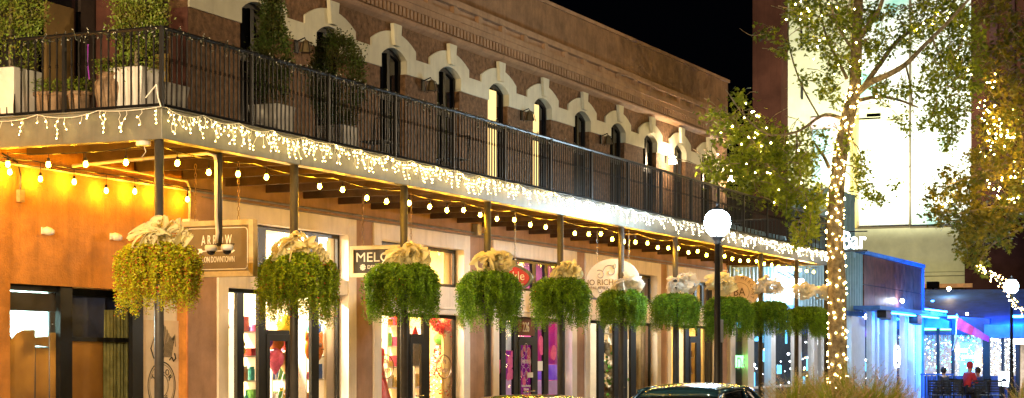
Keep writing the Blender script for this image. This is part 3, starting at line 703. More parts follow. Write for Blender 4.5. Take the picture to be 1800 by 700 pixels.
MB().tube([(p.x, YW-.02, p.z), (p.x+.02, YW-.02, p.z+.25), (p.x-.05, YW-.02, p.z+.42), (p.x-.35, YW-.02, p.z+.5)], .012, 6).build('cable', M['iron'], wb2)
for px, py, lb in ((77, 406, 'small wall floodlight on the orange wall nearer the frame edge'), (197, 416, 'small wall floodlight on the orange wall nearer the first fern basket')):
    p = AY(px, py, YW); t = thing('wall_floodlight', lb, 'wall light', (p.x, YW, p.z-.08), 'small floodlights on the orange wall')
    MB().tube([(p.x-.03, YW-.003, p.z), (p.x-.01, YW-.05, p.z), (p.x+.02, YW-.11, p.z-.015)], [.03,.058,.05], 12).build('housing', M['white_pvc'], t, smooth=True); MB().box(p.x-.06, p.x+.03, YW-.02, YW-.002, p.z-.045, p.z+.045).build('backplate', M['white_pvc'], t)
    MB().ball((p.x+.022, YW-.115, p.z-.016), .042).build('lens', M['frosted'], t)

# ================================================================== LIGHT STRINGS
random.seed(11)
def catenary(p, q, sag, n=6):
    p, q = Vector(p), Vector(q); return [p.lerp(q, i/n)-Vector((0,0,sag*4*(i/n)*(1-i/n))) for i in range(n+1)]
def festoon(label, pts, spacing, drop=.10, bulbr=.030, sag=.05, group='globe light strings under the balcony', maxb=100, mat='bulb_warm', shift=0, hook=None):
    t = thing('string_lights', label, 'string lights', pts[0], group)
    cord = MB(); soc = MB(); path = []
    for a, b_ in zip(pts[:-1], pts[1:]):
        L = (Vector(b_)-Vector(a)).length; k = max(1, round(L/2.2)); 
        for i in range(k): path += catenary(Vector(a).lerp(Vector(b_), i/k), Vector(a).lerp(Vector(b_), (i+1)/k), sag)[(0 if not path else 1):]
    cord.tube(path, .007, 4, cap=False)
    ds = [0]
    for a, b_ in zip(path[:-1], path[1:]): ds.append(ds[-1]+(b_-a).length)
    s = spacing*.5+shift; nb = 0; i = 0; bulbs = []
    while s < ds[-1] and nb < maxb:
        while ds[i+1] < s: i += 1
        f_ = (s-ds[i])/(ds[i+1]-ds[i]); p = path[i].lerp(path[i+1], f_); dd = drop*random.uniform(.75, 1.35)
        soc.tube([p, p-Vector((0,0,dd))], .005, 4); soc.lathe([(.016,0),(.020,-.02),(.018,-.055)], (p.x, p.y, p.z-dd+.03), 7)
        bulbs.append(Vector((p.x, p.y, p.z-dd-.05))); nb += 1; s += spacing*random.uniform(.9, 1.1)
    cord.build('cord', M['iron'], t); soc.build('socket', M['iron'], t)
    proto = None
    for p in bulbs:
        if proto is None:
            m = MB(); m.lathe([(.010,.045),(.020,.03),(bulbr,-.005),(bulbr*.9,-.022),(bulbr*.5,-.036),(.004,-.04)], (0,0,0), 10)
            proto = m.build('bulb', M[mat], t, smooth=True); 
            me = proto.data
            for v in me.vertices: v.co += Vector(t.location)
            proto.location = p-Vector(t.location)
        else:
            c = proto.copy(); COL.objects.link(c); c.parent = t; c.location = p-Vector(t.location)
    return t
yi = YF+.22
festoon('globe bulbs strung along the street edge under the balcony', [(X0+.3, yi, Z(2.60)), (XE-.2, yi, Z(2.60))], .70, drop=.09)
festoon('short run of globe bulbs under the side edge at the balcony corner', [(X0+.12, YF+.3, Z(2.60)), (X0+.12, YW-.4, Z(2.60))], .62, drop=.10)
festoon('globe bulbs strung close along the glowing orange wall', [(X0-3.2, YW-.16, Z(2.62)), (PY(372, YW-.16), YW-.16, Z(2.56))], .66, drop=.14, sag=.02)
festoon('far string of globe bulbs under the deck beside the corrugated wall', [(PY(1290, YW-.4), YW-.4, Z(2.55)), (XE-.3, YW-.4, Z(2.55))], 1.4, drop=.1)
# icicle lights
def icicles(label, a, b_, hgt, mat, dens, outer, seed, maxd=.33):
    random.seed(seed)
    t = thing('icicle_lights', label, 'icicle lights', a, 'icicle light strings along the balcony edge')
    a, b_ = Vector(a), Vector(b_); L = (b_-a).length; u = (b_-a)/L; o = Vector(outer)
    wire = MB(); bl = MB(); k = max(1, round(L/.9)); top = []
    for i in range(k): top += catenary(a.lerp(b_, i/k)+o*.02, a.lerp(b_, (i+1)/k)+o*.02, random.uniform(.015, .07))[(0 if i == 0 else 1):]
    wire.tube(top, .005, 4, cap=False)
    ns = int(L*dens)
    for i in range(ns):
        s = L*(i+random.random()*.9)/ns; idx = min(len(top)-2, int(s/L*(len(top)-1))); p = top[idx].lerp(top[idx+1], s/L*(len(top)-1)-idx)
        ln = random.choice((.06,.1,.15,.2,.26)); n = max(2, int(ln/.05)); q = p+o*random.uniform(0, .03); pts = [q.copy()]
        dx = random.uniform(-.3, .3)
        for j in range(n):
            q = q+Vector((0,0,-ln/n))+u*(ln/n)*(dx+random.uniform(-.8, .8))+o*random.uniform(-.01, .02); pts.append(q.copy())
            if (q-p).dot(o) < .005: q += o*.02
            if random.random() < .72 or j == n-1:
                bl.gem(q+u*random.uniform(-.015, .015)+o*.012, random.uniform(.007, .0115))
        wire.tube(pts, .0035, 3, cap=False)
    wire.build('wire', M['letter_white'], t); bb = bl.build('bulbs', M[mat], t); bb['kind'] = 'stuff'
zt_ = Z(3.03)
icicles('warm icicle lights hung sparsely along the short side edge of the balcony', (X0-.035, YF, zt_), (X0-.035, YW-.1, zt_), .3, 'icicle_bulb', 6.5, (-1,0,0), 1)
nx = 8; seg = (XE-X0)/nx
names = ['first warm icicle run on the front edge, starting at the balcony corner', 'warm icicle run on the front edge, second from the balcony corner', 'dense warm icicle run on the front edge, third from the corner', 'icicle run on the front edge turning from gold to white', 'white icicle run above the red round shop sign stretch', 'white icicle run just before the bright street lamp', 'white icicle run directly past the bright street lamp', 'last icicle run ending at the tree wrapped in lights']
for i in range(nx):
    icicles(names[i], (X0+i*seg, YF-.035, zt_), (X0+(i+1)*seg, YF-.035, zt_), .3, 'icicle_bulb' if i < 3 else 'icicle_cool', (18,19,17,12,9,9,11,12)[i], (0,-1,0), 20+i, (.26,.3,.3,.3,.3,.3,.3,.3)[i])
# unlit garland wound on the top rail
def garland(label, a, b_, seed, dens=44):
    random.seed(seed); a, b_ = Vector(a), Vector(b_); L = (b_-a).length; n = int(L*dens)
    t = thing('rail_garland', label, 'light garland', a, 'unlit light wires wound on the top rail'); m = MB(); bl = MB(); pts = []
    for i in range(n):
        p = a.lerp(b_, i/n)+Vector((random.uniform(-.05,.05), random.uniform(-.05,.05), random.uniform(-.07,.06)-(.10*abs(math.sin(i*.09)) if random.random()<.3 else 0))); pts.append(p)
        if random.random() < .7:
            d = Vector((random.uniform(-1,1), random.uniform(-1,1), random.uniform(-1,1)))*.022; bl.tube([p, p+d], [.006, .003], 4)
    m.tube(pts, .0045, 3, cap=False); m.build('wire', M['wire_green'], t); o = bl.build('bulbs', M['unlit_bulb'], t); o['kind'] = 'stuff'
garland('tangled unlit light wire on the top rail of the short side railing', (X0+.03, YF+.03, ZR1), (X0+.03, YW-.03, ZR1), 5)
garland('tangled unlit light wire on the front rail from the corner on', (X0+.03, YF+.03, ZR1), (X0+14, YF+.03, ZR1), 6, 36)
m = MB(); p = AX(155, 78, X0+.05); q = AX(157, 140, X0+.05); m.tube([p, (p+q)/2+Vector((0,.02,0)), q], .008, 5); tag(m.build('bead_string', M['goods_purple']), 'thin purple bead string hanging from the side railing', 'beads')
m = MB(); p = AX(275, 148, X0-.02); m.tube([p, p+Vector((0,-.02,-.15)), AX(283,188,X0-.02)], .008, 5); m.tube([p, AX(270,155,X0-.02), AX(256,172,X0-.02)], .008, 5); tag(m.build('power_cord', M['letter_white']), 'white power cord looped over the railing at the balcony corner', 'cord')

# ================================================================== FERN BASKETS AND BOWS
def fern_mesh(seed, n=290, rad=.55, hang=.86, red=0, red_only=False):
    rnd = random.Random(seed); m = MB(); rm = MB()
    lobes = [(rnd.uniform(0, 6.28), rnd.uniform(.7, 1.15)) for _ in range(11)]
    for i in range(n):
        a = rnd.uniform(0, 2*math.pi); lob = 1
        for la, lr in lobes:
            if abs((a-la+math.pi) % (2*math.pi)-math.pi) < .35: lob = lr
        R_ = rad*rnd.uniform(.3, 1.0)**.4*rnd.uniform(.88, 1.04)*(.8+.2*lob); top = rnd.uniform(-.02, .13)*(1.3-R_/rad*.8)
        drop = hang*(.6+.4*lob)*rnd.uniform(.62, 1.0)*(1.0 if R_ > rad*.5 else .9); N = 30
        ca, sa = math.cos(a), math.sin(a); tw = rnd.uniform(-.3, .3); ns = 4+int(rnd.random()*3)
        for j in range(N):
            t = j/(N-1); r_ = R_*min(1, (t*2.6))**.7*(1-.12*max(0, t-.6)); z = top+.1*math.sin(min(1, t*2.6)*math.pi*.8)-drop*max(0, t-.22)**1.15*1.25
            aa = a+tw*t; bx, by = r_*math.cos(aa), r_*math.sin(aa); wl = .050*(1-.45*t)
            for q in range(ns):
                th = rnd.uniform(0, 6.28); ph = rnd.uniform(-1.0, .6); d = Vector((math.cos(th)*math.cos(ph), math.sin(th)*math.cos(ph), math.sin(ph)))*wl*rnd.uniform(.6, 1.2)
                s = d.orthogonal().normalized(); s.rotate(Matrix.Rotation(rnd.uniform(0, 3), 3, d.normalized())); s *= wl*.26
                c = Vector((bx+rnd.uniform(-.02,.02), by+rnd.uniform(-.02,.02), z+rnd.uniform(-.015,.015)))
                tgt = rm if (red and rnd.random() < red and t > .2) else m
                tgt.add([tuple(c), tuple(c+d*.5+s), tuple(c+d), tuple(c+d*.5-s)], [(0,1,2,3)])
    return m, rm
def basket_proto(seed, leaf, red):
    t = thing('fern_basket', 'x', 'hanging plant', (0,0,0), 'round fern baskets on the balcony poles')
    m, rm = fern_mesh(seed, red=red); m.build('foliage', M[leaf], t); 
    if red: rm.build('red_sprigs', M['fern_red'], t)
    MB().lathe([(.05,-.30),(.2,-.26),(.27,-.12),(.29,.0),(.27,.0)], (0,0,0), 16).build('bowl', M['iron'], t, smooth=True)
    return t
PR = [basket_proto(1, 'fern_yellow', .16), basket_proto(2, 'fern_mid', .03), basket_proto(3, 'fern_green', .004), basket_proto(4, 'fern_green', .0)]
bk = [(0, 281, 1.22, 1.0, 'golden green fern basket full of red sprigs on the corner pole, nearest the salon sign'),
      (1, 521, 1.24, 1.08, 'fern basket with palm spikes in front of the brightest shop window'),
      (2, 703, 1.26, 1.07, 'fern basket under the cream framed department shop sign'),
      (2, 863, 1.27, 1.07, 'fern basket left of the red round sign, before the purple shop door'),
      (3, 986, 1.30, 1.07, 'fern basket on the pole between the red sign and the white round sign'),
      (3, 1094, 1.22, 1.0, 'fern basket under the bow that covers the white round sign'),
      (2, 1187, 1.24, 1.03, 'bright fern basket above the roof of the blue car'),
      (3, 1280, 1.22, 1.08, 'fern basket directly behind the tall black street lamp'),
      (2, 1351, 1.24, 1.02, 'fern basket before the glass doors, just past the beige round sign'),
      (3, 1420, 1.22, 1.0, 'last full fern basket beside the tree wrapped in lights')]
protos_used = set(); BASK = []
for i, (pi, px, zp, sc, lb) in enumerate(bk):
    xx = px_x[i]; off = (PY(px, YF+.1)-xx); yy_ = YF+.1
    if i >= 7: yy_ = YF-.2; xx = PY(px, yy_)
    elif i > 0: xx = PY(px, YF+.1) if abs(off) < .12 else xx+.1*(1 if off > 0 else -1)
    if i == 2 : xx = px_x[i]-.1
    if i == 2: pi_ = 1
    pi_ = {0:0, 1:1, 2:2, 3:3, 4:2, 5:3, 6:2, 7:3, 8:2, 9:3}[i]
    loc = (xx, yy_, Z(zp))
    if pi_ not in protos_used:
        t = PR[pi_]; t.location = loc; t['label'] = lb; protos_used.add(pi_)
    else: t = dup(PR[pi_], loc, lb, rz=i*1.3)
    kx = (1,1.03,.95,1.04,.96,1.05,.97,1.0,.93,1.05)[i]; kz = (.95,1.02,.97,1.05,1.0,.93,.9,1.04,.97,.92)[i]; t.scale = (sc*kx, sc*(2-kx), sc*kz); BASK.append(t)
tl = dup(PR[2], (px_x[10]-.1, YF+.1, Z(1.2)), 'small part of a fern basket half hidden behind the lit tree trunk', rz=2.2); tl.scale = (.8,.8,.9)
# palm spikes in the second basket
m = MB(); c = Vector((px_x[1]-.1, YF+.18, Z(1.42)))
for k in range(22):
    a = R(88+k*6.5); l = .32*random.uniform(.8, 1.1); d = Vector((random.uniform(-.2, .2), -math.cos(a)*.95, math.sin(a))); s = Vector((1,0,0)).cross(d).normalized()*.006
    m.add([tuple(c-s), tuple(c+d*l*.6-s*1.5), tuple(c+d*l), tuple(c+d*l*.6+s*1.5), tuple(c+s)], [(0,1,2,3,4)])
tag(m.build('palm_spikes', M['fern_green']), 'stiff dark palm spikes fanning out left of the second bow', 'plant'); m = MB()
for k in range(16):
    c2 = Vector((px_x[1]+.05+.3*(k % 2), YF-.25, Z(.62))); a = R(190+k*10); l = .26; d = Vector((math.cos(a), random.uniform(-.3, .3), math.sin(a))); s = Vector((0,1,0)).cross(d).normalized()*.006
    m.add([tuple(c2-s), tuple(c2+d*l), tuple(c2+s)], [(0,1,2)])
tag(m.build('palm_spikes', M['fern_green']), 'palm leaf tips hanging below the second fern basket', 'plant')
def bow_mesh(seed):
    rnd = random.Random(seed); m = MB()
    loops = [(-.95, .1, .30), (-.75, .65, .24), (.95, .0, .30), (.75, .55, .26), (0, .9, .22), (-.3, -.25, .22), (.35, -.35, .22), (.1, .35, .20), (-.55, -.1, .25), (.6, .2, .25)]
    for (dx, dz, L) in loops:
        dx += rnd.uniform(-.15, .15); dz += rnd.uniform(-.15, .15); d = Vector((dx, -rnd.uniform(.1, .55), dz*.7)).normalized(); side = d.cross(Vector((0,1,0))).normalized()
        wv = Vector((0,1,0))*.8+Vector((rnd.uniform(-.4,.4), 0, rnd.uniform(-.4,.4))); wv.normalize(); N, K = 40, 10; vs = []
        L *= rnd.uniform(.9, 1.15); ph = rnd.uniform(0, 6)
        for i in range(N+1):
            t = i/N*math.pi*2; r_ = L*(1-math.cos(t))/2*1.05; off = L*.42*math.sin(t)
            c = d*r_+side*off
            for j in range(K+1):
                s = (j/K-.5); wob = .030*math.sin(t*3+ph+s*5)+.022*math.sin(t*7+s*9+ph)+.016*math.sin(t*13+s*17); pinch = .25+.75*math.sin(min(1, (r_/L)*1.3)*math.pi/2)
                vs.append(tuple(c+wv*s*.24*pinch+d*wob+side*wob*.8+Vector((0, -.13, 0))))
        m.add(vs, [(i*(K+1)+j, (i+1)*(K+1)+j, (i+1)*(K+1)+j+1, i*(K+1)+j+1) for i in range(N) for j in range(K)])
    m.tube([(-.06, -.14, .05), (.0, -.17, 0), (.06, -.14, -.05)], .05, 8)
    return m
BP = []
for s in range(4):
    for cl in ('organza_gold', 'organza_white'): BP.append((s, cl))
bz = [(428,281),(449,521),(460,712),(468,864),(487,989),(508,1096),(505,1192),(505,1261),(508,1343),(516,1405),(520,1445)]
bow_lb = ['large pale gold organza bow on the corner pole beside the salon sign', 'gold organza bow above the basket with palm spikes', 'wide gold organza bow covering the end of the cream framed sign', 'tall yellow organza bow left of the red round sign', 'gold organza bow between the red sign and the white round sign', 'white organza bow over the lower right of the white round sign', 'white organza bow split around the pole past the white round sign', 'gold organza bow partly hidden behind the street lamp', 'gold organza bow just past the beige round sign', 'pinkish organza bow under the two blinding white reflections', 'organza bow half behind the tree trunk wrapped in lights']
import itertools
meshc = {}
for i, (py, px) in enumerate(bz):
    cl = 'organza_gold' if i in (0,1,2,3,4,7) else 'organza_white'; key = (i % 4 if i < 8 else i-8, cl)
    yy_ = (YF+.1) if i < 7 else YF-.1
    p = AY(px, py-3, yy_); t = thing('ribbon_bow', bow_lb[i], 'bow', (p.x, p.y, p.z), 'organza bows on the balcony poles')
    mm = bow_mesh(40+i) if i < 7 else bow_mesh(40+i-7)
    mm.v = [(a+p.x, b_+p.y, c+p.z) for a, b_, c in mm.v]; mm.build('ribbon', M[cl], t, smooth=True)
    t.rotation_euler = (0, 0, TH*-1.0*0-R(48)); t.scale = (1.05,)*3 if i else (1.05,)*3; t.rotation_euler[1] = (i*37 % 20-10)*.02

# ================================================================== HANGING SIGNS
def chain(m, p, q, r=.012, link=.06):
    p, q = Vector(p), Vector(q); L = (q-p).length; n = int(L/link); d = (q-p)/L; a = d.orthogonal().normalized(); b_ = d.cross(a)
    for i in range(n):
        c = p+d*link*(i+.5); w = a if i % 2 else b_; m.tube([c+d*link*.55*math.cos(k*math.pi/4)+w*.016*math.sin(k*math.pi/4) for k in range(9)], .0045, 4, cap=False)
U, V, N_ = (0,-1,0), (0,0,1), (-1,0,0)
# salon sign
XS = 21.45; y0, y1 = PX(449, XS), PX(318, XS); z0, z1 = ZZ(486, XS, y0), ZZ(388, XS, (y0+y1)/2)
t = thing('salon_sign', 'olive hanging sign with arrow and salon lettering in a wooden frame', 'sign', (XS, (y0+y1)/2, z0))
m = MB(); f_ = .075
m.box(XS-.06, XS+.06, y0, y0+f_, z0, z1).box(XS-.06, XS+.06, y1-f_, y1, z0, z1).box(XS-.06, XS+.06, y0+f_, y1-f_, z0, z0+f_).box(XS-.06, XS+.06, y0+f_, y1-f_, z1-f_, z1); m.build('frame', M['sign_frame'], t, bevel=.006)
MB().box(XS-.03, XS+.03, y0+f_, y1-f_, z0+f_, z1-f_).build('board', M['sign_olive'], t)
yc, zc = (y0+y1)/2, (z0+z1)/2; xl_ = XS-.034
ln = MB(); a, b_ = (y1-y0)/2-f_-.03, (z1-z0)/2-f_-.03; rr = .05; pts = []
for sx_, sz_, a0 in ((1,1,0),(-1,1,90),(-1,-1,180),(1,-1,270)):
    for k in range(5): an = R(a0+k*22.5); pts.append((xl_, yc+(a-rr)*sx_+rr*math.cos(an), zc+(b_-rr)*sz_+rr*math.sin(an)))
pts.append(pts[0]); ln.tube(pts, .006, 4, cap=False)
ln.tube([(xl_, yc+.28, zc-.03), (xl_, yc-.24, zc-.03)], .008, 4); 
ln.prism([(.24,.035),(.30,0),(.24,-.035)], (xl_-.003, yc, zc-.03), U, V, N_, .003)
for k in range(3): ln.prism([(-.30+k*.02,.035),(-.28+k*.02,.035),(-.25+k*.02,0),(-.28+k*.02,-.035),(-.30+k*.02,-.035),(-.27+k*.02,0)], (xl_-.003, yc, zc-.03), U, V, N_, .003)
merge(ln, text_mb('A R R O W', .20, (xl_, yc, zc+.11), U, V, N_, .003, .50), text_mb('SALON DOWNTOWN', .115, (xl_, yc, zc-.15), U, V, N_, .003, .50)).build('lettering', M['letter_white'], t)
ch = MB(); 
for yy_ in (yc-.33, yc+.36): chain(ch, (XS, yy_, z1), (XS, yy_, Z(2.72))); chain(ch, (XS, yy_, z1+.25), (XS, yy_+(.0), Z(2.72)))
ch.build('chain', M['chain_metal'], t)
# department sign
XS = PY(742, 13.25); XS = XS; y0, y1 = 13.25, PX(617, XS); z0, z1 = ZZ(488, XS, y1), ZZ(433, XS, y1)
t = thing('department_sign', 'black lettered shop sign in wide cream frame hanging behind the third bow', 'sign', (XS, (y0+y1)/2, z0)); f_ = .065
m = MB(); m.box(XS-.05, XS+.05, y0, y0+f_, z0, z1).box(XS-.05, XS+.05, y1-f_, y1, z0, z1).box(XS-.05, XS+.05, y0+f_, y1-f_, z0, z0+f_).box(XS-.05, XS+.05, y0+f_, y1-f_, z1-f_, z1); m.build('frame', M['sign_cream'], t, bevel=.005)
MB().box(XS-.02, XS+.03, y0+f_, y1-f_, z0+f_, z1-f_).build('board', M['sign_black'], t)
yl = y1-f_-.03; zc = (z0+z1)/2; xl_ = XS-.024; fl = MB()
for k in range(9):
    a = k*2*math.pi/9; fl.prism([(0,0),(.05*math.cos(a),.05*math.sin(a)),(.055*math.cos(a+.5),.055*math.sin(a+.5))], (xl_-.003, yl-.14, zc-.095), U, V, N_, .003)
merge(fl, text_mb('MELODY', .22, (xl_, yl-.0, zc+.06), U, V, N_, .003, 1.15, 'LEFT'), text_mb('DEPARTMENT', .085, (xl_, yl-.22, zc-.095), U, V, N_, .003, 1.0, 'LEFT')).build('lettering', M['letter_white'], t)
ch = MB()
for yy_ in (y1-.22, y0+.2): chain(ch, (XS, yy_, z1), (XS, yy_, Z(2.72)))
ch.build('chain', M['chain_metal'], t)
# red round sign
def disc(m, X, yc, zc, ry, rz, x0, x1, n=36, wav=0):
    m.yz([(yc+ry*math.cos(2*math.pi*k/n)*(1+wav*math.cos(8*math.pi*k/n)), zc+rz*math.sin(2*math.pi*k/n)*(1+wav*math.cos(8*math.pi*k/n))) for k in range(n)], x0, x1)
XS = PY(935, 13.35); yR = 13.35; zc = ZZ(490, XS, 13.7); ry = .44; rz = .26*1.0; yc = yR+ry
t = thing('red_round_sign', 'round red boutique sign with grey blue rim hanging from a chain', 'sign', (XS, yc, zc-rz))
m = MB(); disc(m, XS, yc, zc, ry, rz*1.05, XS-.03, XS+.03, wav=.05); m.build('rim', M['sign_greyblue'], t)
m = MB(); disc(m, XS, yc, zc, ry-.05, rz*1.05-.05, XS-.045, XS-.031, wav=.04); m.build('face', M['sign_red'], t)
merge(text_mb('freckle', .24, (XS-.047, yc-.02, zc+.04), U, V, N_, .003, .9), text_mb('BOUTIQUE', .085, (XS-.047, yc-.02, zc-.125), U, V, N_, .003, 1.3)).build('lettering', M['letter_white'], t)
ch = MB(); chain(ch, (XS, yc-.1, zc+rz), (XS, yc-.1, Z(2.72))); ch.build('chain', M['galvanised'], t)
# white round sign
XS = PY(1088, 13.3); zc = ZZ(494, XS, 13.9); r_ = .58; y1 = PX(1034, XS); yc = y1-r_*.95
t = thing('white_round_sign', 'large round white sign with brown lettering and grey scrolls on two chains', 'sign', (XS, yc, zc-r_))
m = MB(); disc(m, XS, yc, zc, r_, r_*.78, XS-.025, XS+.025, wav=0); m.build('face', M['sign_white'], t)
sc_ = MB()
for (cy_, cz_, rr, ph, dr) in ((.05,.22,.16,0,1),(-.22,.12,.12,2,-1),(.28,.14,.11,1,1),(-.05,-.28,.12,3,1),(.26,-.24,.12,4,-1),(-.28,-.2,.1,5,1),(-.02,.34,.06,2,1)):
    sc_.tube([(XS-.028, yc+cy_+rr*(1-k/22)*math.cos(ph+dr*k*.38), zc+cz_*.85+rr*(1-k/22)*math.sin(ph+dr*k*.38)) for k in range(20)], .010, 4, cap=False)
sc_.build('scroll_ornament', M['goods_grey'], t)
merge(text_mb('JO RICHARD', .17, (XS-.03, y1+.01, zc-.04), U, V, N_, .003, .95, 'LEFT'), text_mb('PALAFOX  GEMS', .085, (XS-.03, y1-.06, zc-.15), U, V, N_, .003, 1.1, 'LEFT')).build('lettering', M['letter_brown'], t)
ch = MB()
for yy_ in (yc-.35, yc+.35): chain(ch, (XS, yy_, zc+r_*.55), (XS, yy_, Z(2.72)))
ch.build('chain', M['galvanised'], t)
# beige round sign
XS = PY(1328, 13.5); zc = ZZ(514, XS, 14.0); r_ = .52; yc = PX(1300, XS)
t = thing('beige_round_sign', 'round beige merchant sign with a dark monogram hanging past the lamp post', 'sign', (XS, yc, zc-r_))
m = MB(); disc(m, XS, yc, zc, r_, r_*.85, XS-.025, XS+.025); m.build('face', M['sign_beige'], t)
l_ = MB(); 
for k in range(48):
    a = 2*math.pi*k/48; b2 = 2*math.pi*(k+1)/48; l_.tube([(XS-.028, yc+.27*math.cos(a), zc+.25*math.sin(a)), (XS-.028, yc+.27*math.cos(b2), zc+.25*math.sin(b2))], .006, 3, cap=False)
merge(l_, text_mb('BA', .30, (XS-.03, yc, zc), U, V, N_, .004, .9), arctext('ARROW MERCANTILE', Vector((XS-.03, yc, zc)), 0, .37, .12, 175, -70, U, V, N_, 0)).build('lettering', M['letter_brown'], t)
ch = MB()
for yy_ in (yc-.3, yc+.3): chain(ch, (XS, yy_, zc+r_*.7), (XS, yy_, Z(2.72)))
ch.build('chain', M['chain_metal'], t)

# ================================================================== PLANTERS ON THE BALCONY
def cyp_mesh(seed, h, r, n, base=0.0, ps=.042, shape='cone'):
    rnd = random.Random(seed); m = MB(); cl = []
    for i in range(int(n/18)):
        t = rnd.random()**.85; a = rnd.uniform(0, 6.28)
        rr = (r*(1-t)**.55*(.75+.25*math.sin(t*9+a*2)) if shape == 'cone' else r*math.sqrt(max(0, 1-(2*t-1)**2)))*rnd.uniform(.72, 1.05); cl.append((rr*math.cos(a), rr*math.sin(a), base+h*t, a))
    for cx, cy_, cz, a in cl:
        s_ = rnd.uniform(.7, 1.3)*.11
        for k in range(26):
            c = Vector((cx+rnd.gauss(0, s_*.45), cy_+rnd.gauss(0, s_*.45), cz+rnd.gauss(0, s_*.6)))
            d = Vector((math.cos(a)*.6+rnd.gauss(0,.5), math.sin(a)*.6+rnd.gauss(0,.5), .6+rnd.gauss(0,.4))).normalized()*ps*rnd.uniform(.6, 1.3)
            s = d.orthogonal().normalized(); s.rotate(Matrix.Rotation(rnd.uniform(0, 3), 3, d.normalized())); s *= ps*.3
            m.add([tuple(c), tuple(c+d*.5+s), tuple(c+d), tuple(c+d*.5-s)], [(0,1,2,3)])
    return m
def shrub(px, pybase, Yp, h, r, n, seed, label, leaf, pm, pw0, pw1, ph, shape='cone', base=.0, rzz=0.0):
    x = PY(px, Yp); zb = Z(3.04)
    pt = thing('planter_box', label[1], 'planter', (x, Yp, zb), 'planters on the balcony')
    m = MB(); m.taper(0, 0, 0, ph, pw0/2, pw0/2, pw1/2, pw1/2); m.v = [(a+x, b_+Yp, c+zb) for a, b_, c in m.v]; m.build('box', M[pm], pt, bevel=.01)
    MB().box(x-pw1*.45, x+pw1*.45, Yp-pw1*.45, Yp+pw1*.45, zb+ph-.03, zb+ph+.01).build('soil', M['interior_dark'], pt)
    pt.rotation_euler = (0, 0, rzz)
    st = thing('conifer_shrub', label[0], 'shrub', (x, Yp, zb+ph), 'clipped conifers in the balcony planters')
    m = cyp_mesh(seed, h, r, n, base, shape=shape); m.v = [(a+x, b_+Yp, c+zb+ph) for a, b_, c in m.v]; m.build('foliage', M[leaf], st)
    MB().tube([(x, Yp, zb+ph-.02), (x+.02, Yp, zb+ph+h*.8)], [.03, .01], 6).build('stem', M['bark'], st)
shrub(18, 200, 15.25, 2.0, .52, 9000, 1, ('tall bright green conifer in the white box at the left frame edge', 'white square planter cut by the left frame edge'), 'cypress_bright', 'white_planter', .46, .58, .62, rzz=.0)
shrub(240, 188, 13.72, 2.0, .42, 9000, 2, ('tall conifer with rusty patches behind the railing corner', 'white textured square planter just behind the railing corner'), 'cypress_bright', 'white_planter', .40, .52, .62)
shrub(478, 0, 13.9, 1.55, .36, 6500, 3, ('dark oval conifer before the first dark arched window', 'pale planter under the first dark conifer on the front balcony'), 'cypress', 'white_planter', .4, .5, .62, base=.1)
shrub(592, 0, 14.2, 1.4, .42, 7000, 4, ('dark round conifer before the second dark arched window', 'pale planter under the second dark conifer on the front balcony'), 'cypress', 'white_planter', .4, .5, .62, shape='ball', base=.0)
m = MB(); x, y = PY(296, 13.6), 13.75; m.taper(0, 0, 0, .5, .2, .2, .27, .27); m.v = [(a+x+.05, b_+y, c+Z(3.04)) for a, b_, c in m.v]; tag(m.build('planter_box', M['grey_planter'], bevel=.01), 'grey square planter in the shade right behind the corner post', 'planter', 'planters on the balcony')
def pot(px, Yp, h, r0, r1, m_, label, plant, plb, neck=False):
    x = PY(px, Yp); z = Z(3.04); prof = [(r0*.8,0),(r0,.02),(r1*.95,h*.8),(r1,h*.86),(r1*1.12,h*.88),(r1*1.12,h),(r1*.95,h),(r1*.9,h*.9)]
    if neck: prof = [(r0*.8,0),(r0,.03),(r1*1.15,h*.65),(r1*1.1,h*.78),(r1*.72,h*.88),(r1*.75,h*.93),(r1*.9,h*.96),(r1*.9,h),(r1*.7,h)]
    tag(MB().lathe(prof, (x, Yp, z), 22).build('plant_pot', M[m_], smooth=True), label, 'pot', 'pots on the balcony')
    if plant:
        rnd = random.Random(px); m = MB()
        for k in range(500):
            a = rnd.uniform(0, 6.28); rr = r1*1.15*rnd.random()**.5; c = Vector((x+rr*math.cos(a), Yp+rr*math.sin(a), z+h+rnd.uniform(-.02, .17))); d = Vector((rnd.gauss(0,1), rnd.gauss(0,1), rnd.gauss(.5,1))).normalized()*.04; s = d.orthogonal().normalized()*.014
            m.add([tuple(c), tuple(c+d*.5+s), tuple(c+d), tuple(c+d*.5-s)], [(0,1,2,3)])
        tag(m.build('pot_plant', M['cypress_bright']), plb, 'plant')
pot(88, 14.8, .34, .15, .19, 'clay_pot', 'wide clay bowl pot next to the left white planter', True, 'low leafy plant in the wide clay bowl pot')
pot(140, 14.4, .34, .11, .15, 'clay_pot', 'plain tapered clay pot behind the middle railing post', True, 'low leafy plant in the plain tapered clay pot')
pot(190, 14.0, .56, .10, .16, 'clay_pot', 'tall brown urn beside the white textured planter', True, 'small ferny plant in the tall brown urn', neck=True)
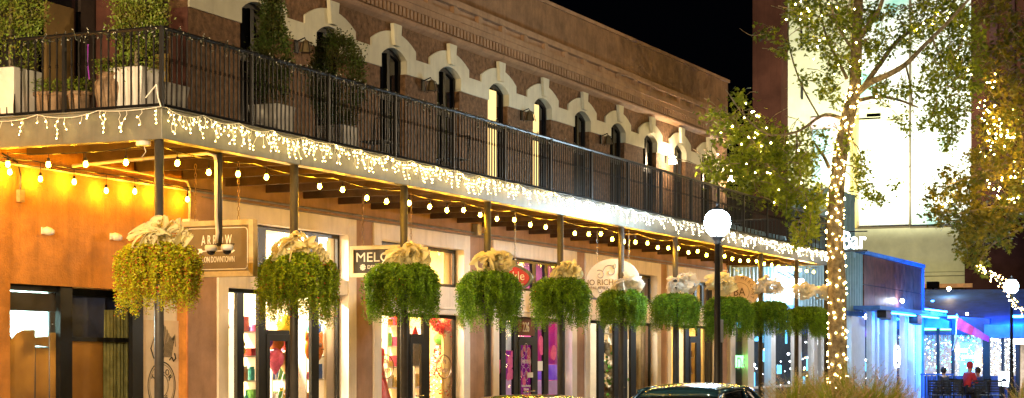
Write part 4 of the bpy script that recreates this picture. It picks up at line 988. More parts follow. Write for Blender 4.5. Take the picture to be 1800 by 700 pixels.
for i, (px, lb) in enumerate(((640, 'metal cafe chair on the balcony before the third dark window'), (770, 'metal cafe chair on the balcony before the fourth dark window'), (1230, 'metal cafe chair on the far balcony before the glowing lantern'), (1260, 'metal cafe chair on the far balcony below the corner lantern'))):
    yy_ = 13.9; x = PY(px+25, yy_); z = Z(3.04); t = thing('cafe_chair', lb, 'chair', (x, yy_, z), 'iron chairs on the balcony')
    MB().box(x-.22, x+.22, yy_-.22, yy_+.22, z+.44, z+.46).build('seat', M['iron'], t)
    b_ = MB().tube([(x+.21, yy_-.21, z+.45), (x+.26, yy_-.21, z+.88), (x+.26, yy_+.21, z+.88), (x+.21, yy_+.21, z+.45)], .012, 6)
    for k in range(5): b_.tube([(x+.21, yy_-.14+k*.07, z+.46), (x+.26, yy_-.14+k*.07, z+.88)], .006, 4)
    b_.build('backrest', M['iron'], t)
    for sx_ in (-.2, .2):
        for sy_ in (-.2, .2): MB().tube([(x+sx_, yy_+sy_, z+.44), (x+sx_*1.15, yy_+sy_*1.15, z)], .011, 6).build('leg', M['iron'], t)

# ================================================================== STREET LAMPS
def street_lamp(px, pyg, Y, label, energy, box=False):
    x = PY(px, Y); zg = ZZ(pyg, x, Y); t = thing('street_lamp', label, 'street lamp', (x, Y, .13), 'globe street lamps on the kerb')
    MB().lathe([(.22,0),(.22,.12),(.16,.16),(.15,.55),(.18,.6),(.12,.66),(.085,.9),(.07,1.4),(.052,zg-.45-.13),(.085,zg-.43-.13),(.06,zg-.40-.13),(.11,zg-.32-.13),(.13,zg-.27-.13)], (x, Y, .13), 14).build('pole', M['iron'], t, smooth=True)
    MB().lathe([(.13,-.27),(.22,-.18),(.265,-.04),(.25,.10),(.18,.20),(.10,.235)], (x, Y, zg), 20).build('globe', M['lamp_cool'], t, smooth=True)
    MB().lathe([(.11,.236),(.12,.25),(.05,.30),(.02,.33),(.028,.37),(.004,.41)], (x, Y, zg), 12).build('finial', M['iron'], t)
    lamp('POINT', 'street_lamp_light', (x-.30, Y-.12, zg), energy*.5, (.62,.85,1), .2); lamp('POINT', 'street_lamp_light', (x+.05, Y+.42, zg), energy*.5, (.62,.85,1), .2)
    if box:
        MB().box(x-.02, x+.22, Y-.06, Y+.06, ZZ(602, x, Y), ZZ(562, x, Y)).build('meter_box', M['goods_grey'], t, bevel=.01)
    return t
street_lamp(1261, 391, 11.0, 'black street lamp with blinding white globe before the balcony', 150, True)
street_lamp(1778, 503, 10.7, 'black street lamp with white globe at the right, by the patio restaurant', 300)
# warm cobra head lamps on the camera's side of the street, out of the frame
def cobra(x, y, z, e, label, col=(1,.72,.40)):
    t = thing('tall_street_lamp', label, 'street lamp', (x, y, 0), 'tall roadway lamps')
    MB().tube([(x, y, 0), (x, y, z-.3), (x, y+.3, z+.05), (x, y+1.3, z+.15)], [.1,.06,.05,.04], 10).build('pole', M['galvanised'], t)
    MB().box(x-.15, x+.15, y+1.2, y+1.9, z+.08, z+.2).build('lamp_head', M['galvanised'], t, bevel=.02)
    MB().box(x-.11, x+.11, y+1.3, y+1.8, z+.06, z+.078).build('lens', M['street_warm'], t)
    lamp('POINT', 'roadway_light', (x, y+1.55, z-.12), e, col, .15)
cobra(-1.0, 10.3, 7.0, 6500, 'tall roadway lamp on the near stretch of pavement, outside the frame to the left')
cobra(7.5, 7.6, 4.8, 2100, 'low warm roadway lamp on the street side, outside the frame to the left')
cobra(26, -4.5, 8.5, 1250, 'tall roadway lamp across the street, outside the frame beside the cars')
cobra(50, -2.5, 8.5, 1700, 'tall roadway lamp across the street, outside the frame far ahead')

# ================================================================== CORRUGATED BAR BUILDING
XQ = PY(1515, YW); XR = PY(1620, YW)
CB = thing('bar_building', 'blue lit corrugated metal bar with copper panels beyond the stuccoed building', 'building', ((XC+XR)/2, YW, 0))
def corr(m, ax, a, b_, fixed, z0, z1, amp=.035, pitch=.22):
    n = int(abs(b_-a)/pitch*4); vs = []
    for i in range(n+1):
        q = a+(b_-a)*i/n; o = amp*(1 if (i % 4) in (0,1) else -1); 
        vs += [(q, fixed-o, z0), (q, fixed-o, z1)] if ax == 0 else [(fixed-o, q, z0), (fixed-o, q, z1)]
    m.add(vs, [(2*i, 2*i+2, 2*i+3, 2*i+1) for i in range(n)]); return m
ztq = ZZ(447, XQ, YW); zcan = Z(1.72)
m = corr(MB(), 0, XC+.15, XQ, YW, zcan, ztq, pitch=.4); m.box(XC+.03, XQ, YW+.06, YW+.3, zcan, ztq); m.build('corrugated_wall', M['corrugated'], CB)
MB().box(XC+.03, XQ+.03, YW-.10, YW-.05, zcan-.16, zcan-.002).build('canopy_trim', M['blue_awning'], CB)
xt = PY(1463, YW); xt2 = PY(1503, YW); zt2 = ZZ(330, xt, YW); yt2 = PX(1383, xt)
m = corr(MB(), 0, xt, xt2, YW+.02, ztq-.2, zt2-.25, pitch=.6, amp=.05); corr(m, 1, YW, yt2, xt, Z(3), zt2-.25, pitch=.45, amp=.05); corr(m, 0, xt, xt2, YW+.0, zt2-.25, zt2, pitch=.6, amp=.05); corr(m, 1, YW, yt2, xt-.03, zt2-.25, zt2, pitch=.45, amp=.05)
m.box(xt+.08, xt2-.02, YW+.1, yt2, Z(2.5), zt2-.03); m.build('tower', M['corrugated'], CB)
# letters above the entrance
xs_ = PY(1490, YW-.2); zl_ = ZZ(426, xs_, YW-.2)
XL = PY(1452, YW-.3); yl0, yl1 = PX(1453, XL), PX(1524, XL); zl_ = ZZ(425, XL, yl0)
sg = text_mb('o Bar', .86, (XL, yl0, zl_), (0,-1,0), (0,0,1), (-1,0,0), .06, .70, 'LEFT'); sg.build('sign_lettering', M['lit_letters'], CB)
MB().box(XL+.02, XL+.07, yl1, YW+.1, zl_-.36, zl_-.30).build('sign_rail', M['iron'], CB); MB().box(XL+.02, XL+.07, yl1, YW+.1, zl_+.30, zl_+.34).build('sign_rail', M['iron'], CB)
# arched vent glimpsed behind the railing
# copper panels
zp1, zp0, zpm = ZZ(447, XQ, YW), Z(1.98), ZZ(500, XQ, YW)
m = MB(); n = 6
for i in range(n):
    a = XQ+.15+(XR-XQ-.3)*i/n; b_ = XQ+.15+(XR-XQ-.3)*(i+1)/n-.02
    m.box(a, b_, YW-.05, YW+.3, zpm+.015, zp1-.02)
    m.box(a, b_, YW-.05, YW+.3, zp0, zpm-.015)
m.build('copper_panels', M['copper_panel'], CB)
MB().box(XQ+.1, XR-.1, YW, YW+.3, Z(1.9), zp1).build('panel_backing', M['navy'], CB)
MB().box(XQ-.05, XR+.1, YW-.14, YW+.4, zp1, zp1+.14).build('coping', M['blue_awning'], CB)
MB().box(XR-.25, XR, YW-.12, YW+.4, 0, zp1).build('corner_post', M['blue_awning'], CB)
MB().box(XQ-1.5, XR+.3, YW-1.0, YW, Z(1.80), Z(1.93)).build('canopy', M['blue_awning'], CB)
MB().box(XR-.02, XR, YW+.4, YW+6, 0, zp1).build('side_wall', M['navy'], CB)
MB().box(XC+.2, XR, YW+.4, YW+6, zp1-.1, zp1-.02).build('roof', M['roof_dark'], CB)
# glazing of the bar: white mullions, bright doors under the balcony
gz = MB(); Y3 = YW+.05
for a, b_ in ((1278,1287),(1309,1320),(1350,1358),(1396,1404),(1426,1432),(1443,1449),(1480,1484),(1492,1516),(1528,1533),(1538,1541),(1551,1557),(1566,1572),(1586,1591),(1601,1604),(1614,1618)):
    gz.box(PY(a, Y3), PY(b_, Y3), Y3-.1, Y3+.12, .13, Z(1.55) if a < 1515 else Z(1.80))
gz.box(PY(1309, Y3), PY(1516, Y3), Y3-.05, Y3+.08, Z(1.5), Z(1.56)); gz.box(PY(1309, Y3), XR, Y3-.05, Y3+.08, .13, .45); gz.box(PY(1320, Y3), PY(1480, Y3), Y3-.05, Y3+.08, .95, 1.02)
gz.build('glazing_frame', M['sign_white'], CB)
MB().add([(PY(1287, Y3), Y3, .13), (XR, Y3, .13), (XR, Y3, Z(1.8)), (PY(1287, Y3), Y3, Z(1.8))], [(0,1,2,3)]).build('glass', M['shop_glass'], CB)
MB().box(XC+.2, XR, YW+5, YW+5.1, 0, Z(2)).build('interior_wall', M['interior_dark'], CB)
MB().box(XC+.25, XR, YW+.3, YW+5, Z(1.9), Z(1.95)).build('interior_ceiling', M['navy'], CB)
m = MB().box(PY(1322, Y3), PY(1345, Y3), YW+.5, YW+.52, Z(-.4), Z(1.1)); m.build('poster_screen', M['screen_blue'], CB)
text_mb('DA', .5, (PY(1297, Y3), YW-.06, ZZ(640, PY(1297, Y3), YW)), (1,0,0), (0,0,1), (0,-1,0), .003, 1.3).build('door_lettering', M['letter_white'], CB)
MB().box(PY(1288, Y3), PY(1308, Y3), YW+.1, YW+.12, .3, Z(.9)).build('poster', M['goods_black'], CB)
MB().box(PY(1288, Y3), PY(1308, Y3), YW+.06, YW+.08, Z(-.25), Z(.1)).build('green_poster', M['green_neon'], CB)
for a, b_, py0, py1 in ((1529,1550,566,588),(1557,1575,568,590),(1484,1492,575,590)):
    x = PY(a, YW+.8); MB().box(x, PY(b_, YW+.8), YW+.8, YW+.84, ZZ(py1, x, YW+.8), ZZ(py0, x, YW+.8)).build('wall_screen', M['screen_white'], CB)
random.seed(8)
bt = MB()
tw = thing('bar_lights', 'scatter of small blue and white lights glowing inside the glass bar', 'lights', (XC+5, YW+2, 1.5))
for nm, mt, cnt in (('white_lights', 'twinkle', 90), ('blue_lights', 'screen_blue', 70), ('amber_lights', 'twinkle_amber', 24)):
    q = MB()
    for k in range(cnt):
        px = random.uniform(1320, 1615); yy_ = YW+random.uniform(.6, 3.5); x = PY(px, yy_); z = random.uniform(.6, 3.2)
        if nm == 'blue_lights': w_ = random.uniform(.05, .25); q.box(x, x+w_*2, yy_, yy_+.03, z, z+random.uniform(.1, .6))
        else: q.gem((x, yy_, z), random.uniform(.02, .05))
    q.build(nm, M[mt], tw)['kind'] = 'stuff'
lamp('AREA', 'bar_light', (PY(1380, YW+2), YW+2.2, Z(1.7)), 130, (.25,.6,1), 3, (PY(1380, YW+2), YW+2.2, 0))
lamp('AREA', 'bar_light', (PY(1560, YW+2), YW+2.2, Z(1.7)), 120, (.2,.5,1), 3, (PY(1560, YW+2), YW+2.2, 0))
def ell(m, cx, y, cz, a, b_): 
    m.tube([(cx+a*math.cos(k*math.pi/12), y, cz+b_*math.sin(k*math.pi/12)) for k in range(25)], .03, 4, cap=False)
e_ = MB(); xo = PY(1578, YW-.1); zo = ZZ(627, xo, YW); ell(e_, xo, YW-.1, zo, .42, .42)
merge(e_, text_mb('S', .6, (xo, YW-.1, zo), (1,0,0), (0,0,1), (0,-1,0), .004, 1.3)).build('door_emblem', M['lit_letters'], CB)
for px, py, lb in ((1553, 552, 'black loudspeaker hanging under the bar canopy near its first mullions'), (1608, 562, 'black loudspeaker hanging under the bar canopy near its far corner')):
    p = AY(px, py, YW-.7); t = thing('outdoor_speaker', lb, 'speaker', (p.x, p.y, p.z-.2), 'speakers under the bar canopy')
    m = MB(); m.prism([(-.45,-.15),(.35,-.22),(.5,.0),(.45,.18),(-.45,.2)], (p.x, p.y-.2, p.z), (1,0,0), (0,0,1), (0,1,0), .35); m.build('cabinet', M['iron'], t, bevel=.02)
    MB().box(p.x-.03, p.x+.03, p.y-.05, p.y+.05, p.z+.15, Z(1.80)).build('bracket', M['iron'], t)
# blue LED bars and a spot on the bar
def led(x0, x1, y, z, e, tgt, label):
    tag(MB().box(x0, x1, y-.04, y+.04, z, z+.05).build('led_strip', M['blue_led']), label, 'led light', 'blue led strips')
    lamp('AREA', 'led_light', ((x0+x1)/2, y, z-.05), e, (.03,.28,1), abs(x1-x0), tgt, sy=.2)
led(XQ+.5, XR-.5, YW-.8, Z(1.70), 80, ((XQ+XR)/2, YW-.2, .5), 'blue led strip under the bar canopy over the white mullions')
led(XR-5, XR-.6, YW-1.15, Z(1.96), 130, (XR-2, YW+.1, Z(2.7)), 'blue led strip lying on the outer edge of the bar canopy')
p = AY(1586, 529, YW-.25); tag(MB().ball((p.x, p.y, p.z), .08).build('spotlight', M['spot_white']), 'small blinding white spotlight on the copper panels', 'spotlight')
lamp('SPOT', 'spotlight_light', (p.x, p.y-.3, p.z), 200, (.6,.8,1), .1, (p.x, p.y-2, 0), spot=120)
# string of lamps reflected: two white lamps under balcony
for px, lb in ((1392, 'left blinding white lamp of the pair under the balcony by the glass doors'), (1408, 'right blinding white lamp of the pair under the balcony by the glass doors')):
    p = AY(px, 506, YW-.5); t = thing('floodlight', lb, 'floodlight', (p.x, p.y, p.z-.2), 'paired white lamps under the balcony')
    MB().lathe([(.05,-.32),(.14,-.2),(.17,0),(.12,.2),(.05,.28)], (p.x, p.y, p.z), 12).build('lens', M['spot_white'], t, smooth=True)
    MB().tube([(p.x, p.y, p.z+.28), (p.x, YW-.05, p.z+.5)], .02, 6).build('bracket', M['iron'], t)
lamp('POINT', 'floodlight_light', (PY(1400, YW-.9), YW-.9, ZZ(506, PY(1400, YW-.9), YW-.9)), 50, (.6,.85,1), .2)

# ================================================================== TALL MURAL BUILDING
XM = 110.0
M['blue_awning'].node_tree.nodes
mk('mural_pane', (.35,.55,.6), .6); mk('mural_pink', (.75,.5,.5), .6)
TB = thing('mural_building', 'tall building with floodlit white mural wall between dark brown towers', 'building', (XM, PX(1560, XM), 0))
def xbox(px0, px1, py0, py1, dx0, dx1, name, mat, X=XM, par=None, bev=0):
    y1_, y0_ = PX(px0, X), PX(px1, X); z0 = 0 if py1 is None else ZZ(py1, X, (y0_+y1_)/2); z1 = 62 if py0 is None else ZZ(py0, X, (y0_+y1_)/2)
    return MB().box(X+dx0, X+dx1, y0_, y1_, z0, z1).build(name, M[mat] if isinstance(mat, str) else mat, par or TB, bevel=bev)
mu = bpy.data.materials.new('mural'); M['mural'] = mu; mu.use_nodes = True
n_ = mu.node_tree.nodes; l_ = mu.node_tree.links; tc = n_.new('ShaderNodeTexCoord'); no = n_.new('ShaderNodeTexNoise'); no.inputs['Scale'].default_value = .28; no.inputs['Detail'].default_value = 7; l_.new(tc.outputs['Object'], no.inputs['Vector'])
rp = n_.new('ShaderNodeValToRGB'); l_.new(no.outputs['Fac'], rp.inputs[0]); e = rp.color_ramp.elements; e[0].position = .34; e[0].color = (.25,.55,.50,1); e[1].position = .48; e[1].color = (.85,.86,.80,1)
q = rp.color_ramp.elements.new(.70); q.color = (.85,.85,.78,1); q = rp.color_ramp.elements.new(.80); q.color = (.70,.66,.30,1)
l_.new(rp.outputs[0], n_['Principled BSDF'].inputs['Base Color']); n_['Principled BSDF'].inputs['Roughness'].default_value = .8
xbox(1335, 1385, None, None, -1.5, 8, 'tower', 'tower_brown')
xbox(1712, 1960, None, 400, -1.0, 8, 'tower', 'tower_brown'); xbox(1702, 1960, 401, None, -1.2, 8, 'tower_base', 'tower_dark')
for px in (1745, 1775): xbox(px, px+14, None, 420, -1.15, -1.0, 'pilaster', 'tower_dark')
xbox(1385, 1497, None, 400, 0, 6, 'mural_wall', 'cream_wall'); xbox(1508, 1598.5, None, 400, .3, 6, 'mural_panel', mu); xbox(1600.5, 1712, None, 398, .3, 6, 'mural_panel', mu)
xbox(1497, 1500, None, 400, -.25, .3, 'mural_frame', 'goods_gold'); xbox(1504, 1508, None, 402, -.35, .3, 'mural_frame', 'goods_gold'); xbox(1598.5, 1600.5, None, 400, -.1, .5, 'mural_frame', 'sign_olive'); xbox(1500, 1504, None, 400, 0, 6, 'mural_wall', 'cream_wall')
xbox(1508, 1598, 399, 402, -.1, .5, 'mural_frame', 'sign_olive'); xbox(1600, 1712, 397, 400, -.1, .5, 'mural_frame', 'sign_olive')
xbox(1385, 1702, 402, 480, 0, 6, 'cream_wall', 'cream_wall'); xbox(1530, 1702, 480, 486, -.5, 6, 'ledge', 'cream_wall'); xbox(1530, 1700, 487, 500, -.2, 6, 'cream_wall', 'cream_wall')
xbox(1536, 1716, 501, 508, -1.3, 6, 'orange_strip', 'orange_strip')
for px, y0_, y1_ in ((1408,55,85),(1409,145,175),(1672,220,246)): xbox(px, px+3, y0_, y1_, -.12, -.001, 'slot_window', 'sign_black')
xbox(1428, 1462, 228, 320, -.1, -.002, 'window', 'mural_pane'); xbox(1426, 1470, 206, 226, -.1, -.002, 'window_band', 'mural_pink')
m = MB(); p = AX(1552, 234, XM+.1)   # small painted figure on the wave board
m.yz([(p.y+1.0, p.z-1.1), (p.y+.9, p.z-1.25), (p.y-1.9, p.z-1.2), (p.y-1.7, p.z-1.1)], p.x+.19, p.x+.198); m.yz([(p.y+.12, p.z-1.05), (p.y-.15, p.z-1.05), (p.y-.1, p.z-.2), (p.y-.05, p.z+.3), (p.y+.15, p.z+.25), (p.y+.1, p.z-.3)], p.x+.185, p.x+.189); m.build('mural_figure', M['mural_pane'], TB)
m = MB(); 
for k, (px, py, w_) in enumerate(((1530,186,3.4),(1560,198,2.6),(1545,210,3.0),(1525,204,1.5))): p = AX(px, py, XM+.1); m.box(p.x+.196, p.x+.199, p.y-w_/2, p.y+w_/2, p.z-.18, p.z+.16)
m.build('mural_lines', M['cream_wall'], TB)
xbox(1200, 1960, 631, 660, 2, 20, 'base', 'tower_dark')
for px, e in ((1440, 5200), (1545, 6500), (1640, 6500)):
    x = 98.6; y = PX(px, x); z = 5.85
    t = thing('mural_floodlight', {1440:'floodlight aimed at the white wall left of the yellow mural frame', 1545:'floodlight aimed at the left mural panel', 1640:'floodlight aimed at the right mural panel'}[px], 'floodlight', (x, y, z-.3), 'floodlights of the mural wall')
    MB().box(x-.25, x+.25, y-.3, y+.3, z-.25, z+.1).build('housing', M['iron'], t, bevel=.02); MB().tube([(x, y, z-.25), (x, y, z-.6)], .07, 8).build('arm', M['iron'], t)
    lamp('SPOT', 'mural_floodlight_light', (x+.4, y, z+.3), e, (.95,1,.80), .25, (XM, PX(px, XM), 25), spot=92, blend=.5)
    lamp('SPOT', 'mural_floodlight_light', (x+.4, y, z+.3), 420, (1,.93,.6), .25, (XM, PX(px, XM), 8), spot=90, blend=.6)

# ================================================================== PATIO RESTAURANT
XP = 80.0
PB = thing('patio_restaurant', 'blue lit patio restaurant with clear vinyl windows and awnings', 'building', (XP, PX(1710, XP), 0))
def P(px, py, X=XP): return AX(px, py, X)
xbox(1560, 1960, 509, None, 0, 1.5, 'rear_wall', 'blue_awning', X=98, par=PB)
def yzpoly(pts, X, dx, name, mat):
    MB().yz([(P(px, py, X).y, P(px, py, X).z) for px, py in pts], X, X+dx).build(name, M[mat], PB)
# sloped awnings
def awn(pl, pr, ptop, pbot, xback, xfront, name, mat):
    a, b_ = AX(pl, ptop, xback), AX(pr, ptop, xback); c, d = AX(pl, pbot, xfront), AX(pr, pbot, xfront)
    z = a.z; c.z = d.z
    m = MB().add([tuple(a), tuple(b_), tuple(d), tuple(c), (a.x, a.y, z-.06), (b_.x, b_.y, z-.06), (d.x, d.y, d.z-.06), (c.x, c.y, c.z-.06)], [(0,1,2,3),(7,6,5,4),(0,4,5,1),(1,5,6,2),(2,6,7,3),(3,7,4,0)])
    m.box(d.x-.03, d.x+.03, min(c.y, d.y), max(c.y, d.y), d.z-.55, d.z-.062); return m.build(name, M[mat], PB)
MB().yz([(P(1616,538).y, P(1616,538).z), (P(1673,566).y, P(1673,566).z), (P(1673,578).y, P(1673,578).z), (P(1616,576).y, P(1616,576).z)], XP-.6, XP+2).build('awning', M['blue_awning'], PB)
awn(1730, 1800, 552, 571, XP+2.5, XP-.4, 'awning', 'blue_awning')
yzpoly([(1673,556),(1740,560),(1740,588),(1673,588)], XP-.2, .3, 'valance', 'navy')
awn(1618, 1900, 509, 562, XP+10, XP+3, 'large_awning', 'blue_awning')
pst = [(1619,1622),(1646,1651),(1672,1677),(1727,1740),(1760,1765),(1785,1792)]
for a, b_ in pst:
    yzpoly([(a,575),(b_,575),(b_,740),(a,740)], XP-.05, .25, 'post', 'black_frame' if a != 1619 else 'blue_awning')
yzpoly([(1620,577),(1673,577),(1673,582),(1620,582)], XP+.3, .1, 'green_light_strip', 'green_neon')
yzpoly([(1620,584),(1790,584),(1790,589),(1620,589)], XP+.05, .1, 'window_rail', 'navy'); yzpoly([(1620,661),(1790,661),(1790,740),(1620,740)], XP+.05, .1, 'low_wall', 'navy')
for a, b_ in ((1622,1646),(1651,1672),(1677,1727),(1740,1760),(1765,1785)):
    y1_, y0_ = PX(a, XP+.1), PX(b_, XP+.1); vs = []; nn = 16
    for i in range(nn+1):
        for j in range(nn+1): vs.append((XP+.12+.02*math.sin(i*1.3+j*.4)+.015*math.sin(j*1.1-i*.5), y0_+(y1_-y0_)*i/nn, ZZ(661, XP, 13)+(ZZ(589, XP, 13)-ZZ(661, XP, 13))*j/nn))
    MB().add(vs, [(i*(nn+1)+j, (i+1)*(nn+1)+j, (i+1)*(nn+1)+j+1, i*(nn+1)+j+1) for i in range(nn) for j in range(nn)]).build('vinyl_window', M['vinyl_window'], PB, smooth=True)
yzpoly([(1560,560),(1960,560),(1960,740),(1560,740)], XP+7, .2, 'inner_wall', 'interior_tan'); yzpoly([(1688,603),(1712,603),(1712,660),(1688,660)], XP+6.8, .1, 'inner_window', 'screen_blue'); 
yzpoly([(1690,625),(1725,625),(1725,629),(1690,629)], XP+6.7, .05, 'lit_shelf', 'twinkle_amber'); yzpoly([(1678,613),(1700,613),(1700,619),(1678,619)], XP+6.7, .05, 'lit_sign', 'twinkle_amber'); yzpoly([(1712,640),(1727,640),(1727,643),(1712,643)], XP+6.7, .05, 'lit_shelf', 'twinkle_amber')
MB().box(XP, XP+7, PX(1790, XP), PX(1600, XP), ZZ(583, XP, 13), ZZ(580, XP, 13)).build('ceiling', M['interior_dark'], PB)
lamp('AREA', 'patio_ceiling_light', (XP+2.5, PX(1650, XP), ZZ(586, XP, 13)), 260, (1,.75,.6), 3, (XP+2.5, PX(1650, XP), 0)); lamp('AREA', 'patio_ceiling_light', (XP+3, PX(1720, XP), ZZ(586, XP, 13)), 260, (.8,.85,1), 3, (XP+3, PX(1720, XP), 0))
random.seed(5); tk = thing('twinkle_lights', 'hundreds of tiny white and green lights behind the patio vinyl windows', 'fairy lights', tuple(P(1700, 640)))
for nm, mt, rng, cnt in (('white_bulbs', 'twinkle', [(1741,1760),(1766,1785)], 280), ('white_bulbs', 'twinkle', [(1622,1727)], 90), ('green_bulbs', 'twinkle_green', [(1622,1672),(1678,1726)], 150), ('amber_bulbs', 'twinkle_amber', [(1622,1726)], 16)):
    q = MB()
    for k in range(cnt):
        a, b_ = random.choice(rng); px = random.uniform(a, b_); py = random.uniform(590, 660 if nm != 'green_bulbs' else (650 if px < 1672 else 622)); p = P(px, py, XP+random.uniform(.3, 1.2)); q.gem(tuple(p), random.uniform(.011, .024))
    q.build(nm, M[mt], tk)['kind'] = 'stuff'
# wreath greenery behind the middle window
led(XP-2.2, XP-2.0, PX(1640, XP-2), Z(2.4), 10, (XP, 14, 3), 'small blue led lamp above the left awning of the patio')
lamp('AREA', 'led_light', (XP-3, PX(1650, XP-3), Z(1.0)), 160, (.03,.30,1), 2, (XP, PX(1645, XP), Z(1.8)))
for px, e in ((1675, 260), (1790, 620)):
    y = PX(px, 79); tag(MB().box(78.9, 79.1, y-.2, y+.2, Z(1.72), Z(1.82)).build('led_floodlight', M['blue_led']), {1675: 'blue floodlight washing the restaurant wall above the left awning', 1790: 'blue floodlight washing the restaurant wall behind the right lamp'}[px], 'floodlight', 'blue floodlights'); lamp('SPOT', 'led_floodlight_light', (79, y, Z(1.95)), e, (.0,.15,1), .2, (87, PX(px, 87), Z(2.6)), spot=140)
lamp('AREA', 'led_light', (XP-5, PX(1740, XP-5), Z(1.2)), 110, (.03,.25,1), 2, (XP, PX(1740, XP), Z(1.0)))
p = P(1668, 508, 88); tag(MB().ball(tuple(p), .09).build('lamp', M['sconce_lit']), 'small glowing lamp on the orange strip above the restaurant', 'lamp'); bpy.data.objects['lamp'].name = 'small_lamp'
p = P(1700, 552, XP-1.8); tag(MB().ball(tuple(p), .05).build('flag_fill_lamp', M['sconce_lit']), 'tiny warm lamp added to brighten the pennant flag', 'lamp'); lamp('POINT', 'flag_fill_light', (p.x-.3, p.y, p.z-.1), 14, (1,.8,.65), .1)  # lamp added only to bring out the red of the flag
# pennant flag
fl = thing('pennant_flag', 'red to magenta pennant flag slanting over the patio windows', 'flag', tuple(P(1681, 580, XP-1)))
a, b_, c, d = [P(px, py, XP-1) for px, py in ((1682,556),(1680,578),(1737,601),(1739,592))]
def quad(q0, q1, q2, q3, nm, mt):
    vs = [];
    for i in range(9):
        t_ = i/8; u_, v_ = q0.lerp(q3, t_), q1.lerp(q2, t_); vs += [(u_.x+.08*math.sin(i*.9), u_.y, u_.z), (v_.x+.08*math.sin(i*.9+.5), v_.y, v_.z)]
    MB().add(vs, [(2*i, 2*i+1, 2*i+3, 2*i+2) for i in range(8)]).build(nm, M[mt], fl, smooth=True)
m1, m2 = a.lerp(d, .55), b_.lerp(c, .5); quad(a, b_, m2, m1, 'red_cloth', 'red_flag'); quad(m1, m2, c, d, 'magenta_cloth', 'magenta')
MB().tube([a+Vector((0,0,.1)), b_-Vector((0,0,.4)), Vector((XP, b_.y+.3, b_.z-.9))], .025, 6).build('pole', M['letter_white'], fl)
# white notice board
p0, p1 = P(1755, 680, 77), P(1775, 653, 77); t = thing('notice_board', 'white sandwich board with small dark emblem by the right lamp', 'sign', (77, (p0.y+p1.y)/2, .13))
MB().box(76.98, 77.02, p1.y, p0.y, p0.z, p1.z).build('board', M['screen_white'], t); q = P(1765, 669, 76.97); MB().yz([(q.y-.12, q.z-.05), (q.y+.12, q.z-.05), (q.y+.09, q.z+.05), (q.y, q.z+.09), (q.y-.09, q.z+.05)], 76.96, 76.975).build('emblem', M['letter_black'], t)
for s in (p1.y+.03, p0.y-.03): MB().tube([(77.03, s, p0.z+.2), (77.1, s, .13)], .02, 6).build('leg', M['iron'], t)
p = P(1791, 601, 78); t = tag(MB().box(p.x, p.x+.05, p.y-.3, p.y+.3, p.z-.1, p.z+.12).build('wall_sign', M['lit_letters']), 'small lit sign at the right frame edge beyond the lamp', 'sign')
# patio chairs and tables
def chair_at(px, D, label, proto=[None]):
    b0 = PD(px, 631, D); b0.z = .13
    if proto[0] is None:
        t = thing('patio_chair', label, 'chair', (0,0,0), 'slatted patio chairs'); 
        MB().box(-.23, .23, -.23, .23, .44, .47).build('seat', M['iron'], t)
        m = MB(); m.tube([(-.25,-.23,.46), (-.32,-.23,.95)], .02, 6).tube([(-.25,.23,.46), (-.32,.23,.95)], .02, 6)
        for k in range(5): m.box(-.335+.012*(4-k), -.315+.012*(4-k), -.23, .23, .56+k*.088, .615+k*.088)
        m.box(-.34, -.31, -.25, .25, .94, .98); m.build('backrest', M['iron'], t)
        for sx_ in (-.2, .2):
            for sy_ in (-.2, .2): MB().tube([(sx_, sy_, .45), (sx_*1.2, sy_*1.1, 0)], .017, 6).build('leg', M['iron'], t)
        proto[0] = t; t.location = b0; return t
    return dup(proto[0], b0, label)
for i, (px, lb) in enumerate(((1647,'leftmost dark slatted patio chair seen from behind'),(1664,'dark slatted patio chair, second from the left of its row'),(1683,'dark slatted patio chair just below the red jacket'),(1731,'dark slatted patio chair below the pennant tip'),(1751,'dark slatted patio chair just left of the white board'))):
    t = chair_at(px, 64, lb); t.rotation_euler = (0, 0, TH*-.3+[.1,-.05,.05,-.1,.12][i])
for px, D, lb in ((1668, 65.5, 'dark patio table behind the left slatted chairs'), (1740, 65.5, 'dark patio table behind the right slatted chairs')):
    b0 = PD(px, 631, D); t = thing('patio_table', lb, 'table', (b0.x, b0.y, .13), 'patio tables')
    MB().box(b0.x-.4, b0.x+.4, b0.y-.5, b0.y+.5, .85, .88).build('tabletop', M['iron'], t)
    for sx_ in (-.33,.33):
        for sy_ in (-.42,.42): MB().box(b0.x+sx_-.02, b0.x+sx_+.02, b0.y+sy_-.02, b0.y+sy_+.02, .13, .85).build('leg', M['iron'], t)
